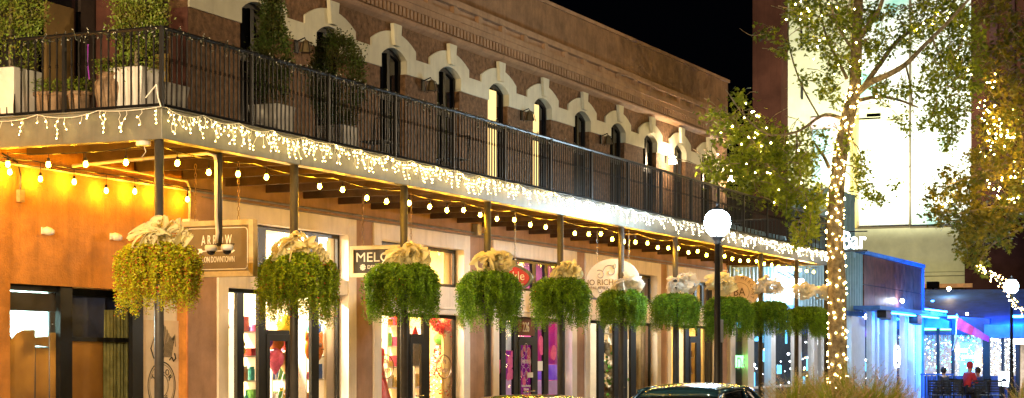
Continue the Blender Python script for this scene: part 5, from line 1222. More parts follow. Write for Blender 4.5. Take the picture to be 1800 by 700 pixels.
# seated people
def person(px, D, label, jacket, face, hood=False, lean=.0):
    b0 = PD(px, 631, D); t = thing('person', label, 'person', (b0.x, b0.y, .13), None); t.rotation_euler = (0,0,face)
    # body skeleton (facing +X locally), seated
    J = dict(pelvis=(0,0,.50), waist=(.02,0,.68), chest=(.05+lean,0,.92), neck=(.07+lean,0,1.08), head0=(.09+lean,0,1.16), head1=(.10+lean,0,1.31),
        hl=(.02,.10,.50), kl=(.45,.12,.50), al=(.46,.12,.10), tl=(.62,.13,.05), hr=(.02,-.10,.50), kr=(.45,-.12,.50), ar=(.46,-.12,.10), tr=(.62,-.13,.05),
        sl=(.05+lean,.19,1.0), el=(.12+lean,.25,.74), wl=(.36,.16,.78), fl=(.44,.13,.78), sr=(.05+lean,-.19,1.0), er=(.12+lean,-.25,.74), wr=(.36,-.16,.78), fr=(.44,-.13,.78))
    rad = dict(pelvis=.15, waist=.13, chest=.15, neck=.055, head0=.085, head1=.095, hl=.09, kl=.065, al=.045, tl=.04, hr=.09, kr=.065, ar=.045, tr=.04, sl=.07, el=.048, wl=.03, fl=.035, sr=.07, er=.048, wr=.03, fr=.035)
    E = [('pelvis','waist'),('waist','chest'),('chest','neck'),('neck','head0'),('head0','head1'),('pelvis','hl'),('hl','kl'),('kl','al'),('al','tl'),('pelvis','hr'),('hr','kr'),('kr','ar'),('ar','tr'),('chest','sl'),('sl','el'),('el','wl'),('wl','fl'),('chest','sr'),('sr','er'),('er','wr'),('wr','fr')]
    def skin(name, keys, mat, add=0.0, root='pelvis'):
        ks = [k for k in J if k in keys]; me = bpy.data.meshes.new(name); me.from_pydata([J[k] for k in ks], [(ks.index(a), ks.index(b_)) for a, b_ in E if a in ks and b_ in ks], [])
        o = bpy.data.objects.new(name, me); COL.objects.link(o); o.parent = t; sm = o.modifiers.new('skin', 'SKIN'); sm.use_smooth_shade = True
        for i, k in enumerate(ks): me.skin_vertices[0].data[i].radius = (rad[k]+add, rad[k]+add); me.skin_vertices[0].data[i].use_root = (k == root)
        ss = o.modifiers.new('smooth', 'SUBSURF'); ss.levels = 1; ss.render_levels = 2; me.materials.append(M[mat]); return o
    skin('body', list(J), 'skin')
    skin('jacket', ['pelvis','waist','chest','sl','el','wl','sr','er','wr'], jacket, .022)
    skin('trousers', ['pelvis','hl','kl','al','hr','kr','ar'], 'trousers', .014)
    h = MB(); c = J['head1']; h.lathe([(.02,.115),(.07,.10),(.105,.04),(.11,-.03),(.095,-.10),(.06,-.14)], (c[0]-.018, 0, c[2]), 14)
    h.v = [(a, b_, z) for a, b_, z in h.v]; me = bpy.data.meshes.new('hair'); me.from_pydata(h.v, [], h.f); me.materials.append(M[jacket if hood else 'hair'])
    o = bpy.data.objects.new('hood' if hood else 'hair', me); COL.objects.link(o); o.parent = t
    f = MB(); f.ball((c[0]+.085, 0, c[2]-.03), .018); f.tube([(c[0]+.085, -.025, c[2]-.075), (c[0]+.085, .025, c[2]-.075)], .008, 5)
    for s in (-.035, .035): f.ball((c[0]+.08, s, c[2]+.005), .013)
    me = bpy.data.meshes.new('face'); me.from_pydata(f.v, [], f.f); me.materials.append(M['skin']); o = bpy.data.objects.new('face', me); COL.objects.link(o); o.parent = t
    # stool-like chair under the person
    return t
person(1697, 68, 'person in red hooded jacket seen from behind, seated and leaning at the patio', 'jacket_red', -.7, True, .10).scale = (1.15,)*3
person(1722, 68.5, 'person in blue jacket seated right of the red jacket', 'jacket_blue', 2.4)
person(1662, 70, 'person with dark hair seated behind the left patio rail', 'trousers', 1.2)
for px, D, lb in ((1697,68,'patio chair carrying the person in red'),(1722,68.5,'patio chair carrying the person in blue'),(1662,70,'patio chair carrying the dark haired person')): 
    t = chair_at(px, D, lb); t.rotation_euler = (0,0,{1697:-.7,1722:2.4,1662:1.2}[px])
b0 = P(1640, 690, 70); 
rl = MB()
for k in range(7): yy_ = PX(1620+k*9, 72); rl.box(71.98, 72.02, yy_-.02, yy_+.02, .13, 1.25)
rl.box(71.97, 72.03, PX(1676, 72), PX(1618, 72), 1.22, 1.28); tag(rl.build('patio_rail', M['blue_awning']), 'low blue lit rail between the bar corner and the patio tables', 'railing')

# ================================================================== TREES
def leaf_shape(m, c, d, n, s):
    d = d.normalized(); w = d.cross(n); 
    if w.length < 1e-3: w = d.orthogonal()
    w.normalize(); 
    pts = [(0,0),(.28,.42),(.22,.16),(.75,.38),(.55,.12),(1,0),(.55,-.12),(.75,-.38),(.22,-.16),(.28,-.42)]
    if s < .07: pts = [(0,0),(.35,.4),(.5,.15),(1,0),(.5,-.15),(.35,-.4)]
    m.add([tuple(c+d*a*s+w*b_*s) for a, b_ in pts], [tuple(range(len(pts)))])
def clump(m, rnd, c, rad, n, s):
    for k in range(n):
        o = Vector((rnd.gauss(0,.5), rnd.gauss(0,.5), rnd.gauss(0,.5)))*rad
        d = Vector((rnd.gauss(0,1), rnd.gauss(0,1), rnd.gauss(-.35,.8))); nn = Vector((rnd.gauss(0,.7), rnd.gauss(0,.7), 1))
        leaf_shape(m, c+o, d, nn, s*rnd.uniform(.6, 1.25))
def crown(rnd, m, tw, D, px, py, rx, ry, n, s, dep, nc=9):
    mpp = D/F; k = max(1, int(n))
    for i in range(k):
        a = rnd.uniform(0, 6.28); r_ = rnd.random()**.5; q = PD(px+rx*r_*math.cos(a), py+ry*r_*math.sin(a), D+rnd.gauss(0, dep))
        clump(m, rnd, q, rnd.uniform(.12, .26)*D/47, nc, s)
        if rnd.random() < .25:
            q2 = q+Vector((rnd.gauss(0,.35), rnd.gauss(0,.35), rnd.uniform(.1,.5))); tw.tube([q, (q+q2)/2+Vector((0,0,.05)), q2], [.006,.01,.014], 3, cap=False)
def limb(m, pts, D, r0, r1, dd=0.0):
    P_ = []
    for i, (px, py) in enumerate(pts): P_.append(PD(px, py, D+dd*i/max(1, len(pts)-1)))
    # smooth by Catmull-Rom
    S = []
    for i in range(len(P_)-1):
        p0, p1, p2, p3 = P_[max(0, i-1)], P_[i], P_[i+1], P_[min(len(P_)-1, i+2)]
        for k in range(5):
            t = k/5; S.append(.5*((2*p1)+(p2-p0)*t+(2*p0-5*p1+4*p2-p3)*t*t+(3*p1-p0-3*p2+p3)*t**3))
    S.append(P_[-1]); n = len(S); m.tube(S, [r0+(r1-r0)*i/(n-1) for i in range(n)], 8); return S
rnd = random.Random(21); D1 = 47.0
ground_pt = PD(1474, 631, D1)
T1 = thing('street_tree', 'street tree with trunk wrapped in warm lights at the far end of the balcony', 'tree', (ground_pt.x, ground_pt.y, .13))
tk_ = MB(); S_tr = limb(tk_, [(1474,765),(1473,700),(1472,600),(1471,500),(1468,410),(1470,340),(1476,280),(1490,210),(1503,155)], D1, .27, .17)
limb(tk_, [(1503,158),(1506,80),(1509,0),(1512,-90)], D1, .16, .10); tk_.build('trunk', M['bark'], T1, smooth=True)
LM = []
for pts, r0, r1, dd in (([(1505,165),(1530,145),(1560,132),(1592,113),(1625,80),(1670,35),(1720,-20)], .095, .03, -2.5), ([(1520,150),(1545,115),(1575,75),(1610,48),(1660,18),(1700,-20)], .075, .03, 2), ([(1507,70),(1530,40),(1548,10),(1560,-40)], .085, .04, -1),
    ([(1512,176),(1545,170),(1580,176),(1614,189)], .055, .025, 1), ([(1480,208),(1458,202),(1440,206),(1400,232),(1350,236),(1310,205),(1276,158)], .05, .012, -3), ([(1457,294),(1448,275),(1438,262),(1430,248)], .05, .025, 1),
    ([(1489,138),(1472,105),(1455,70),(1444,30),(1440,-20)], .045, .02, 1), ([(1500,90),(1475,50),(1460,10)], .04, .02, -1), ([(1592,114),(1600,150),(1606,200)], .03, .012, 0), ([(1500,250),(1512,268),(1518,310),(1535,350)], .018, .008, 0),
    ([(1345,60),(1320,62),(1300,50)], .014, .006, 0), ([(1345,238),(1370,290),(1380,340)], .03, .01, 1), ([(1400,232),(1405,300),(1425,380),(1410,430)], .03, .008, -1), ([(1440,206),(1405,140),(1385,60),(1398,-20)], .022, .02, 2), ([(1512,300),(1550,300),(1590,312)], .01, .006, 1), ([(1640,70),(1660,130),(1665,220)], .03, .01, 1)):
    b_ = MB(); S = limb(b_, pts, D1, r0, r1, dd); b_.build('branch', M['bark'], T1, smooth=True); LM.append(S)
lf, tw = MB(), MB()
CL = [(1300,235,45,30,16),(1340,290,55,42,34),(1388,305,42,50,30),(1292,305,38,32,16),(1425,255,28,35,9),(1380,345,35,32,16),(1350,250,45,30,18),(1262,203,32,9,5),(1302,172,12,10,3),(1424,390,14,36,12),(1436,345,22,20,8),(1402,415,10,20,6),(1255,300,20,22,7),(1330,340,40,22,9),
    (1402,18,22,25,12),(1445,28,42,30,26),(1345,58,22,8,3),(1378,88,12,10,3),(1430,72,22,18,7),(1462,100,18,40,16),(1460,150,16,18,6),(1446,165,8,10,2),(1490,40,24,45,20),(1530,60,28,30,16),(1500,115,16,25,10),(1545,95,20,18,8),(1550,25,25,18,7),(1555,160,22,20,10),(1590,215,15,20,5),
    (1645,28,60,34,48),(1600,62,28,26,16),(1692,70,36,55,48),(1650,110,30,42,30),(1700,135,28,36,26),(1652,180,26,34,18),(1604,160,28,16,9),(1640,212,30,16,11),(1668,235,16,32,10),(1690,200,20,40,10),
    (1512,288,8,28,7),(1518,328,12,20,8),(1542,348,14,12,6),(1570,325,14,10,2),(1480,250,12,16,3),(1500,20,40,20,10),(1310,250,60,60,8),(1420,140,14,10,2),(1470,180,10,10,2)]
for px, py, rx, ry, n in CL: crown(rnd, lf, tw, D1, px, py, rx, ry, n*(4.2 if px < 1440 else 2.5), .135, .9, 9)
lf.build('crown', M['tree_leaf'], T1); tw.build('twigs', M['bark'], T1)
rnd = random.Random(33); D2 = 64.0
g2 = PD(1850, 631, D2); T2 = thing('street_tree', 'golden lit tree hanging into the frame from the right above the second lamp', 'tree', (g2.x, g2.y, .13))
tk_ = MB(); limb(tk_, [(1852,720),(1850,600),(1846,480),(1840,380),(1835,250),(1838,100),(1840,-40)], D2, .24, .14); tk_.build('trunk', M['bark'], T2, smooth=True)
for pts in ([(1842,400),(1810,395),(1780,410),(1745,430),(1722,460)], [(1836,300),(1800,285),(1760,290),(1710,310),(1650,330)], [(1836,200),(1800,190),(1765,170),(1740,110)], [(1842,420),(1800,372),(1740,365),(1690,375),(1650,372)], [(1838,100),(1800,80),(1770,40)]):
    b_ = MB(); limb(b_, pts, D2, .08, .015, -1); b_.build('branch', M['bark'], T2, smooth=True)
lf, tw = MB(), MB()
CL2 = [(1762,225,44,40,40),(1785,285,36,44,36),(1732,290,34,34,26),(1700,328,34,24,22),(1655,335,26,12,7),(1690,372,44,24,26),(1724,398,38,32,32),(1705,432,26,26,20),(1765,375,36,30,26),(1722,462,9,16,7),(1635,352,14,10,3),(1775,160,34,36,24),(1745,110,30,40,20),(1785,70,30,50,26),(1650,380,22,12,8),(1755,20,34,20,14),(1790,340,26,40,18),(1670,305,22,12,5),(1760,420,24,14,7),(1790,200,20,30,10)]
for px, py, rx, ry, n in CL2: crown(rnd, lf, tw, D2, px, py, rx, ry, n*3.0, .19, 1.2, 8)
lf.build('crown', M['tree_leaf_gold'], T2); tw.build('twigs', M['bark'], T2)
# lights in and on the trees
def tree_lights(label, D, spots, seed, r0=.022, extra=None, wrap=None, wire=None):
    rnd = random.Random(seed); m = MB(); t = thing('tree_lights', label, 'fairy lights', tuple(PD(spots[0][0], spots[0][1], D) if spots else wrap[0]), 'warm lights in the trees'); pos = []
    for px, py, rx, ry, n in spots:
        for k in range(n):
            p = PD(px+rnd.gauss(0, rx*.6), py+rnd.gauss(0, ry*.6), D-1.2+rnd.uniform(-.8, .6)); m.gem(tuple(p), r0*rnd.uniform(.7, 1.3)); pos.append(p)
    if wrap:
        n = len(wrap)
        wm_ = []
        turns = 34; N = 330
        for k in range(N):
            f_ = k/N*(n-1); i = int(f_); c = wrap[i].lerp(wrap[min(n-1, i+1)], f_-i); a = k/N*turns*2*math.pi+rnd.uniform(-.9, .9); rr = (.275-.10*k/N)
            p = c+Vector((rr*math.cos(a), rr*math.sin(a), rnd.uniform(-.16, .16))); m.gem(tuple(p), r0*rnd.uniform(.6, 1.3)); wm_.append(p)
        q = MB(); q.tube(wm_, .006, 3, cap=False); q.build('wire', M['wire_green'], t)
    o = m.build('bulbs', M['tree_bulb' if wrap else 'tree_bulb_bright'], t); o['kind'] = 'stuff'
    return pos
tree_lights('warm lights spiralled tightly around the tree trunk', D1, [], 4, .026, wrap=S_tr)
tree_lights('warm lights scattered through the low left crown of the wrapped tree', D1, [(1330,250,60,40,16),(1390,310,40,40,7),(1290,290,30,30,5),(1320,205,12,30,5)], 5, .020)
tree_lights('warm lights scattered high in the crown of the wrapped tree', D1, [(1400,20,25,20,9),(1480,15,40,12,4),(1450,70,30,30,5),(1500,110,25,50,8),(1640,40,50,30,8),(1690,110,25,40,5),(1520,180,40,25,6)], 6, .020)
tree_lights('cluster of warm lights in the golden tree at the right', D2, [(1765,230,30,35,36),(1740,200,14,80,18),(1785,300,20,20,12),(1770,340,24,20,16),(1640,348,26,10,7),(1730,180,20,60,8),(1700,300,40,40,5)], 7, .028)
for pos_, e in ((PD(1765, 225, D2-2.8), 90), (PD(1775, 325, D2-2.8), 70), (PD(1640, 345, D2-2.5), 20)): pass
rnd = random.Random(9); m = MB(); w_ = MB()
pts = [PD(1720, 472, D2-1), PD(1745, 484, D2-1), PD(1768, 505, D2-1), PD(1782, 530, D2-1), PD(1800, 548, D2-1), PD(1830, 570, D2-1)]; t = thing('light_garland', 'thick garland of lights running from the golden tree down behind the right lamp', 'fairy lights', tuple(pts[0]))
for k in range(110):
    f_ = rnd.random()*(len(pts)-1); i = int(f_); p = pts[i].lerp(pts[i+1], f_-i)+Vector((rnd.gauss(0,.08), rnd.gauss(0,.08), rnd.gauss(0,.1))); m.gem(tuple(p), .021)
m.build('bulbs', M['tree_bulb'], t)['kind'] = 'stuff'; w_.tube(pts, .03, 5); w_.build('cable', M['wire_green'], t)

# ================================================================== ORNAMENTAL GRASS
def grass(px, D, r, h, n, seed, label):
    rnd = random.Random(seed); b0 = PD(px, 631, D); b0.z = .3; m = MB(); pm = MB()
    for k in range(n):
        a = rnd.uniform(0, 6.28); l = h*(.75+.25*math.sin(a*3+seed))*rnd.uniform(.45, 1.05); o = rnd.random()*.25*r; sp = r*rnd.uniform(.3, 1.1); c = b0+Vector((o*math.cos(a), o*math.sin(a), 0)); d = Vector((math.cos(a), math.sin(a), 0)); s = Vector((-d.y, d.x, 0))*.009; vs = []
        for j in range(6):
            t_ = j/5; p = c+d*sp*t_**1.6+Vector((0, 0, l*(t_-.28*t_*t_*sp/r))); vs += [tuple(p-s*(1-t_*.8)), tuple(p+s*(1-t_*.8))]
        m.add(vs, [(2*j, 2*j+1, 2*j+3, 2*j+2) for j in range(5)])
        if rnd.random() < .16:
            tip = Vector(vs[-1]); 
            for q in range(26): 
                e_ = tip-d*.010*q-Vector((0,0,-.10+.011*q)) ; f_ = e_+Vector((rnd.gauss(0,.03), rnd.gauss(0,.03), rnd.uniform(0,.06))); pm.add([tuple(e_), tuple(f_), tuple(e_+Vector((.006,.006,.012)))], [(0,1,2)])
    t = thing('ornamental_grass', label, 'grass clump', (b0.x, b0.y, .3), 'feathery grasses in the kerb planter'); m.build('blades', M['dry_grass'], t); pm.build('plumes', M['plume'], t)
GL = [(1395,43,.8,1.45,'feathery golden grass clump at the left end of the kerb planter'),(1430,44.5,.85,1.5,'feathery grass clump, second from the left of the kerb planter'),(1462,42.5,.85,1.45,'grass clump right in front of the lit tree trunk'),(1500,44,.8,1.6,'grass clump just right of the lit tree trunk'),(1535,43,.85,1.5,'grass clump under the white mullions of the bar'),(1565,44.5,.7,1.35,'low grass clump at the right end of the kerb planter'),(1795,46,.4,1.3,'grass tuft at the lower right frame edge')]
for i, (px, D, r_, h, lb) in enumerate(GL): grass(px, D, r_*1.0, h*(1.0,1.06,.95,1.08,1.0,.95,1)[i], 1000 if r_ > .5 else 400, 60+i, lb)
a, b_ = PD(1380, 631, 43.5), PD(1590, 631, 43.5)
m = MB(); c = (a+b_)/2; pl_ = MB().box(min(a.x, b_.x)-1.2, max(a.x, b_.x)+1.2, min(a.y, b_.y)-.6, max(a.y, b_.y)+.6, .10, .32); tag(pl_.build('kerb_planter', M['concrete'], bevel=.02), 'low concrete planter bed under the ornamental grasses', 'planter')

# ================================================================== CARS
def car(px, D, label, paint, H=1.45):
    c = PD(px, 631, D); cx, cy_ = c.x, c.y; t = thing('parked_car', label, 'car', (cx, cy_, 0), 'cars parked along the kerb')
    # stations along X: x, half width, belt z, lower z
    L = 4.7; st = [(-2.35,.62,.62,.42),(-2.25,.80,.86,.30),(-1.7,.88,.95,.24),(-.6,.90,.96,.22),(.6,.90,.95,.22),(1.4,.88,.90,.24),(2.05,.82,.78,.28),(2.3,.66,.62,.38)]
    def loft(rows, closed=True):
        m = MB(); vs = [q for r_ in rows for q in r_]; n = len(rows[0]); fs = [(i*n+k, i*n+(k+1) % n, (i+1)*n+(k+1) % n, (i+1)*n+k) for i in range(len(rows)-1) for k in range(n)]
        fs += [tuple(range(n-1, -1, -1)), tuple((len(rows)-1)*n+k for k in range(n))]; return m.add(vs, fs)
    rows = []
    for x, w_, zb, zl in st:
        pr = [(-w_*.93, zl), (-w_, zl+.15), (-w_*1.0, (zl+zb)/2+.05), (-w_*.95, zb-.03), (-w_*.80, zb), (w_*.80, zb), (w_*.95, zb-.03), (w_, (zl+zb)/2+.05), (w_, zl+.15), (w_*.93, zl)]
        rows.append([(cx+x, cy_+y, z) for y, z in pr])
    bo = loft(rows).build('body', M[paint], t, smooth=True); b2 = bo.modifiers.new('s', 'SUBSURF'); b2.levels = 1; b2.render_levels = 1
    # greenhouse glass
    gl = [(-1.75,.70,.93,.93),(-1.05,.66,.93,H-.10),(-.75,.63,.93,H-.045),(0,.62,.93,H-.02),(.45,.62,.93,H-.06),(1.35,.70,.90,.91)]
    rows = []
    for x, w_, zb, zt in gl:
        wt = w_-.0 if zt < 1 else w_*.86
        rows.append([(cx+x, cy_+y, z) for y, z in [(-w_*1.16, zb-.02), (-wt*1.02, max(zb, zt-.05)), (-wt*.7, zt), (wt*.7, zt), (wt*1.02, max(zb, zt-.05)), (w_*1.16, zb-.02)]])
    loft(rows).build('windows', M['car_glass'], t, smooth=False)
    # roof skin and pillars
    rf = [(-1.15,.64,H-.12),(-.9,.645,H-.055),(-.45,.64,H-.005),(.0,.635,H),(.35,.63,H-.03),(.62,.62,H-.10)]
    rows = []
    for x, w_, z in rf: rows.append([(cx+x, cy_+y*w_, z+dz) for y, dz in ((-1,-.085),(-.97,-.035),(-.75,.0),(-.4,.018),(0,.024),(.4,.018),(.75,0),(.97,-.035),(1,-.085))]+[(cx+x, cy_+w_*.9, z-.06), (cx+x, cy_-w_*.9, z-.06)])
    loft(rows).build('roof', M[paint], t, smooth=True)
    pl2 = MB()
    for s in (-1, 1):
        pl2.tube([(cx-1.08, cy_+s*.62, H-.14), (cx-1.8, cy_+s*.78, .94)], [.055,.09], 6); pl2.tube([(cx+.58, cy_+s*.60, H-.12), (cx+1.35, cy_+s*.78, .92)], .04, 6); pl2.tube([(cx-.15, cy_+s*.655, H-.07), (cx-.15, cy_+s*.80, .94)], .035, 6)
        pl2.tube([(cx-1.15, cy_+s*.63, H-.10), (cx-.5, cy_+s*.655, H-.055), (cx+.1, cy_+s*.65, H-.05), (cx+.6, cy_+s*.61, H-.11)], .03, 6)
    pl2.build('pillars', M[paint], t, smooth=True)
    tr = MB()
    for s in (-1,1): tr.tube([(cx-1.1, cy_+s*.665, H-.13), (cx-.5, cy_+s*.69, H-.09), (cx+.1, cy_+s*.685, H-.085), (cx+.6, cy_+s*.65, H-.14)], .008, 5)
    tr.build('window_trim', M['chrome'], t)
    MB().box(cx-2.34, cx-2.30, cy_-.26, cy_+.26, .52, .64).build('number_plate', M['sign_white'], t)
    for s in (-1, 1): MB().box(cx-2.30, cx-2.18, cy_+s*.55-.14, cy_+s*.55+.14, .68, .82).build('tail_light', M['tail_red'], t, bevel=.02); MB().box(cx+2.1, cx+2.24, cy_+s*.55-.14, cy_+s*.55+.14, .58, .70).build('headlight', M['frosted'], t, bevel=.02)
    for sx_ in (-1.42, 1.42):
        for s in (-1, 1):
            w_ = thing('wheel', None, None); w_.parent = t; w_.location = (sx_, s*.80, .33)
            def wl(name, prof, mt):
                m = MB(); m.lathe(prof, (0,0,0), 24); me = bpy.data.meshes.new(name); me.from_pydata([(a, z, b_) for a, b_, z in m.v], [], m.f); me.materials.append(M[mt]); o = bpy.data.objects.new(name, me); COL.objects.link(o); o.parent = w_
            wl('tyre', [(.22,-.1),(.31,-.1),(.33,-.06),(.33,.06),(.31,.1),(.22,.1)], 'tyre'); wl('rim', [(.05,-.105),(.2,-.102),(.22,-.08),(.22,.08),(.2,.102),(.05,.105)], 'chrome')
    MB().box(cx+.25, cx+.42, cy_-1.02, cy_-.84, .95, 1.07).build('mirror', M[paint], t, bevel=.03); MB().box(cx+.25, cx+.42, cy_+.84, cy_+1.02, .95, 1.07).build('mirror', M[paint], t, bevel=.03)
    return t
car(945, 21.9, 'black parked car, only its roof edge showing below the purple shop', 'car_black', 1.41)
car(1236, 28.0, 'blue parked car roof with glints, left of the tall black lamp', 'car_blue', 1.47)

# ================================================================== SHOP DISPLAYS
rnd = random.Random(77)
def shelf_unit(x0, x1, y, zlev, shop, where, items=True, cols=('red','orange','yellow','green','blue','purple','pink','white','teal','black'), per=(5,8), lone=None):
    t = thing('display_shelf', 'white display shelving %s' % where, 'shelf', ((x0+x1)/2, y, .15))
    for x in (x0, x1-.03): MB().box(x, x+.03, y-.16, y+.16, .15, zlev[-1]+.35).build('side_panel', M['sign_white'], t)
    for z in zlev: MB().box(x0+.031, x1-.031, y-.16, y+.16, z-.025, z).build('shelf', M['sign_white'], t)
    lv = ['bottom','second','third','fourth','fifth','top']
    if items:
        for li, z in enumerate(zlev):
            x = x0+.08; prev = 'end panel'; k = 0
            while x < x1-.2:
                kind = rnd.choice(['box','bottle','jar','box','book','toy']); cn_ = rnd.choice(cols); w_ = rnd.uniform(.10, .24); h = rnd.uniform(.12, .27); m = MB(); cx = x+w_/2; yy_ = y-.05
                if kind == 'box': m.box(cx-w_/2, cx+w_/2, yy_-.08, yy_+.08, z+.001, z+h); m.box(cx-w_/2-.002, cx+w_/2+.002, yy_-.083, yy_-.08, z+h*.3, z+h*.55)
                elif kind == 'bottle': w_ = .1; cx = x+.05; m.lathe([(.035,0),(.04,.02),(.04,h*.6),(.016,h*.78),(.016,h),(.02,h+.01)], (cx, yy_, z+.001), 10)
                elif kind == 'jar': w_ = .14; cx = x+.07; m.lathe([(.05,0),(.06,.01),(.06,h*.7),(.045,h*.78),(.05,h*.8),(.05,h*.9)], (cx, yy_, z+.001), 12)
                elif kind == 'book': w_ = .12; cx = x+.06; [m.box(cx-.055+q*.028, cx-.031+q*.028, yy_-.08, yy_+.08, z+.001, z+h*(.8+.06*q)) for q in range(4)]; kind = 'stack of books'
                else: m.ball((cx, yy_, z+.081), .08); m.ball((cx, yy_-.02, z+.19), .055); m.ball((cx-.05, yy_, z+.24), .022); m.ball((cx+.05, yy_, z+.24), .022); kind = 'stuffed toy'
                o = m.build(kind.replace(' ', '_') if kind != 'box' else 'gift_box', M['goods_'+cn_]); k += 1
                tag(o, '%s %s beside %s, %s shelf %s' % (cn_, kind, prev.replace('the ', ''), lv[min(li, 5)], lone or where), kind.split()[-1], 'goods on the shop shelves')
                prev = 'the %s %s' % (cn_, kind); x += w_+rnd.uniform(.03, .07)
    return t
b0, b1 = BX[0]; ysh = YG+.42
shelf_unit(PY(399, ysh), PY(450, ysh), ysh, [.7,1.1,1.5,1.9,2.3], 'toy', 'behind the first pane of the toy shop', lone='by toy shop first pane')
shelf_unit(PY(464, ysh+.3), PY(512, ysh+.3), ysh+.3, [.7,1.1,1.5,1.9], 'toy', 'behind the toy shop door', lone='behind toy shop door')
shelf_unit(PY(524, ysh+.05), PY(563, ysh+.05), ysh+.05, [.7,1.1,1.5,1.9,2.3], 'toy', 'behind the last toy shop panes', lone='by toy shop last panes')
# balloons bouquet in the door
xb0 = PY(486, ysh-.2)
for i, (dx, dz, cn_, lb) in enumerate(((-.28,.12,'purple','purple balloon at the left of the bunch in the shop door'),(-.05,.1,'orange','orange balloon in the middle of the bunch in the shop door'),(.2,.12,'red','red balloon at the right of the bunch in the shop door'),(-.14,-.2,'pink','pink balloon low in the bunch in the shop door'),(.1,-.22,'gold','gold balloon low in the bunch in the shop door'),(.02,.36,'yellow','yellow balloon on top of the bunch in the shop door'))):
    z = ZZ(612, xb0, ysh-.2)+dz; dx *= 1.35; t = thing('balloon', lb, 'balloon', (xb0+dx, ysh-.2, z-.9), 'balloons in the toy shop door')
    MB().lathe([(.01,-.24),(.05,-.19),(.13,-.06),(.15,.05),(.11,.15),(.03,.195)], (xb0+dx, ysh-.2-.03*i, z), 16).build('envelope', M['goods_'+cn_], t, smooth=True); MB().tube([(xb0+dx, ysh-.2-.03*i, z-.24), (xb0, ysh-.2, z-1.0)], .004, 3).build('string', M['letter_white'], t)
# masks / bear face shaped ornament hung behind the glass
xo = PY(552, YG+.3); zo = ZZ(612, xo, YG+.3); m = MB(); m.lathe([(.02,-.05),(.2,-.04),(.26,0),(.2,.04),(.02,.05)], (0,0,0), 18); m.v = [(xo+a*1.3, YG+.3+z, zo+b_*1.0) for a, b_, z in m.v]; m.prism([(-.28,.08),(-.30,.30),(-.12,.22)], (xo, YG+.29, zo), (1,0,0), (0,0,1), (0,1,0), .03); m.prism([(.28,.08),(.30,.30),(.12,.22)], (xo, YG+.29, zo), (1,0,0), (0,0,1), (0,1,0), .03)
t = thing('animal_mask', 'orange round animal face mask hanging inside the toy shop window', 'mask', (xo, YG+.3, zo-.26)); m.build('face', M['goods_orange'], t, smooth=True); f = MB(); f.ball((xo-.12, YG+.25, zo+.05), .04); f.ball((xo+.12, YG+.25, zo+.05), .04); f.box(xo-.1, xo+.1, YG+.24, YG+.26, zo-.13, zo-.11); [f.box(xo+q-.01, xo+q+.01, YG+.245, YG+.26, zo+.12, zo+.2) for q in (-.08, 0, .08)]; [f.box(xo+q-.04, xo+q+.04, YG+.245, YG+.26, zo-.03, zo-.01) for q in (-.22, .22)]; f.build('features', M['goods_brown'], t)
t = thing('ladder', 'small red step ladder at the right end of the toy shop window', 'ladder', (PY(570, YG+.5), YG+.5, .15)); xl2 = PY(568, YG+.5); m = MB()
for s in (-.16, .16): m.tube([(xl2+s, YG+.5, .15), (xl2+s+.14, YG+.5, 1.75)], .018, 6)
m.build('rails', M['goods_red'], t)
for k in range(6): MB().box(xl2-.15+.14*k/6, xl2+.16+.14*k/6, YG+.48, YG+.52, .35+k*.24, .38+k*.24).build('step', M['goods_red'], t)
for px, py, cn_, lb in ((405,560,'orange','orange crescent ornament hanging at the first toy shop pane'),(404,590,'yellow','yellow crescent ornament below the orange one at the first toy shop pane')):
    x = PY(px, YG+.25); z = ZZ(py, x, YG+.25); tag(MB().tube([(x+.12*math.cos(a), YG+.25, z+.16*math.sin(a)) for a in [R(100+k*16) for k in range(11)]], [.005,.015,.025,.03,.035,.035,.035,.03,.025,.015,.005], 6).build('hanging_ornament', M['goods_'+cn_]), lb, 'ornament')
# second shop: dress, stocking, lit tree, red garland, shelves
b0, b1 = BX[1]; yy_ = YG+.33
shelf_unit(PY(668, YG+.75), PY(700, YG+.75), YG+.75, [1.3,1.7,2.1,2.5], 'gift', 'behind the red dress of the gift shop', cols=('red','white','gold','pink','orange','green'), lone='behind red dress')
shelf_unit(PY(716, YG+.7), PY(742, YG+.7), YG+.7, [.9,1.3,1.7,2.1], 'gift', 'behind the gift shop door', cols=('red','white','gold','pink','yellow','green'), lone='behind gift shop door')
xd_ = PY(664, yy_); t = thing('red_dress', 'red flared dress on a stand in the gift shop window', 'dress', (xd_, yy_, .15))
MB().lathe([(.46,.9),(.42,1.0),(.3,1.3),(.20,1.6),(.14,1.85),(.17,2.05),(.16,2.15),(.06,2.2)], (xd_, yy_, -.12), 20, sy=.7).build('dress', M['goods_red'], t, smooth=True); MB().lathe([(.2,.0),(.2,.02),(.02,.04),(.02,.8)], (xd_, yy_, .15), 12).ball((xd_, yy_, 2.2), .09).build('stand', M['iron'], t)
xs2 = PY(730, YG+.2); zz_ = ZZ(612, xs2, YG+.2); t = thing('hanging_decoration', 'red and white holiday decoration with ribbon banner hung in the gift shop door', 'decoration', (xs2, YG+.2, zz_-.3))
MB().lathe([(.02,.42),(.10,.3),(.16,.14)], (xs2, YG+.2, zz_), 14, sy=.3).build('red_cone', M['goods_red'], t); MB().lathe([(.17,.14),(.2,.08),(.2,-.18),(.14,-.34),(.02,-.36)], (xs2, YG+.2, zz_), 14, sy=.3).build('white_body', M['goods_white'], t)
xt3 = PY(773, yy_+.2); t = thing('tinsel_tree', 'glittering red and white holiday tree at the right of the gift shop window', 'decorated tree', (xt3, yy_+.2, .15)); m = MB(); m2 = MB(); lm = MB()
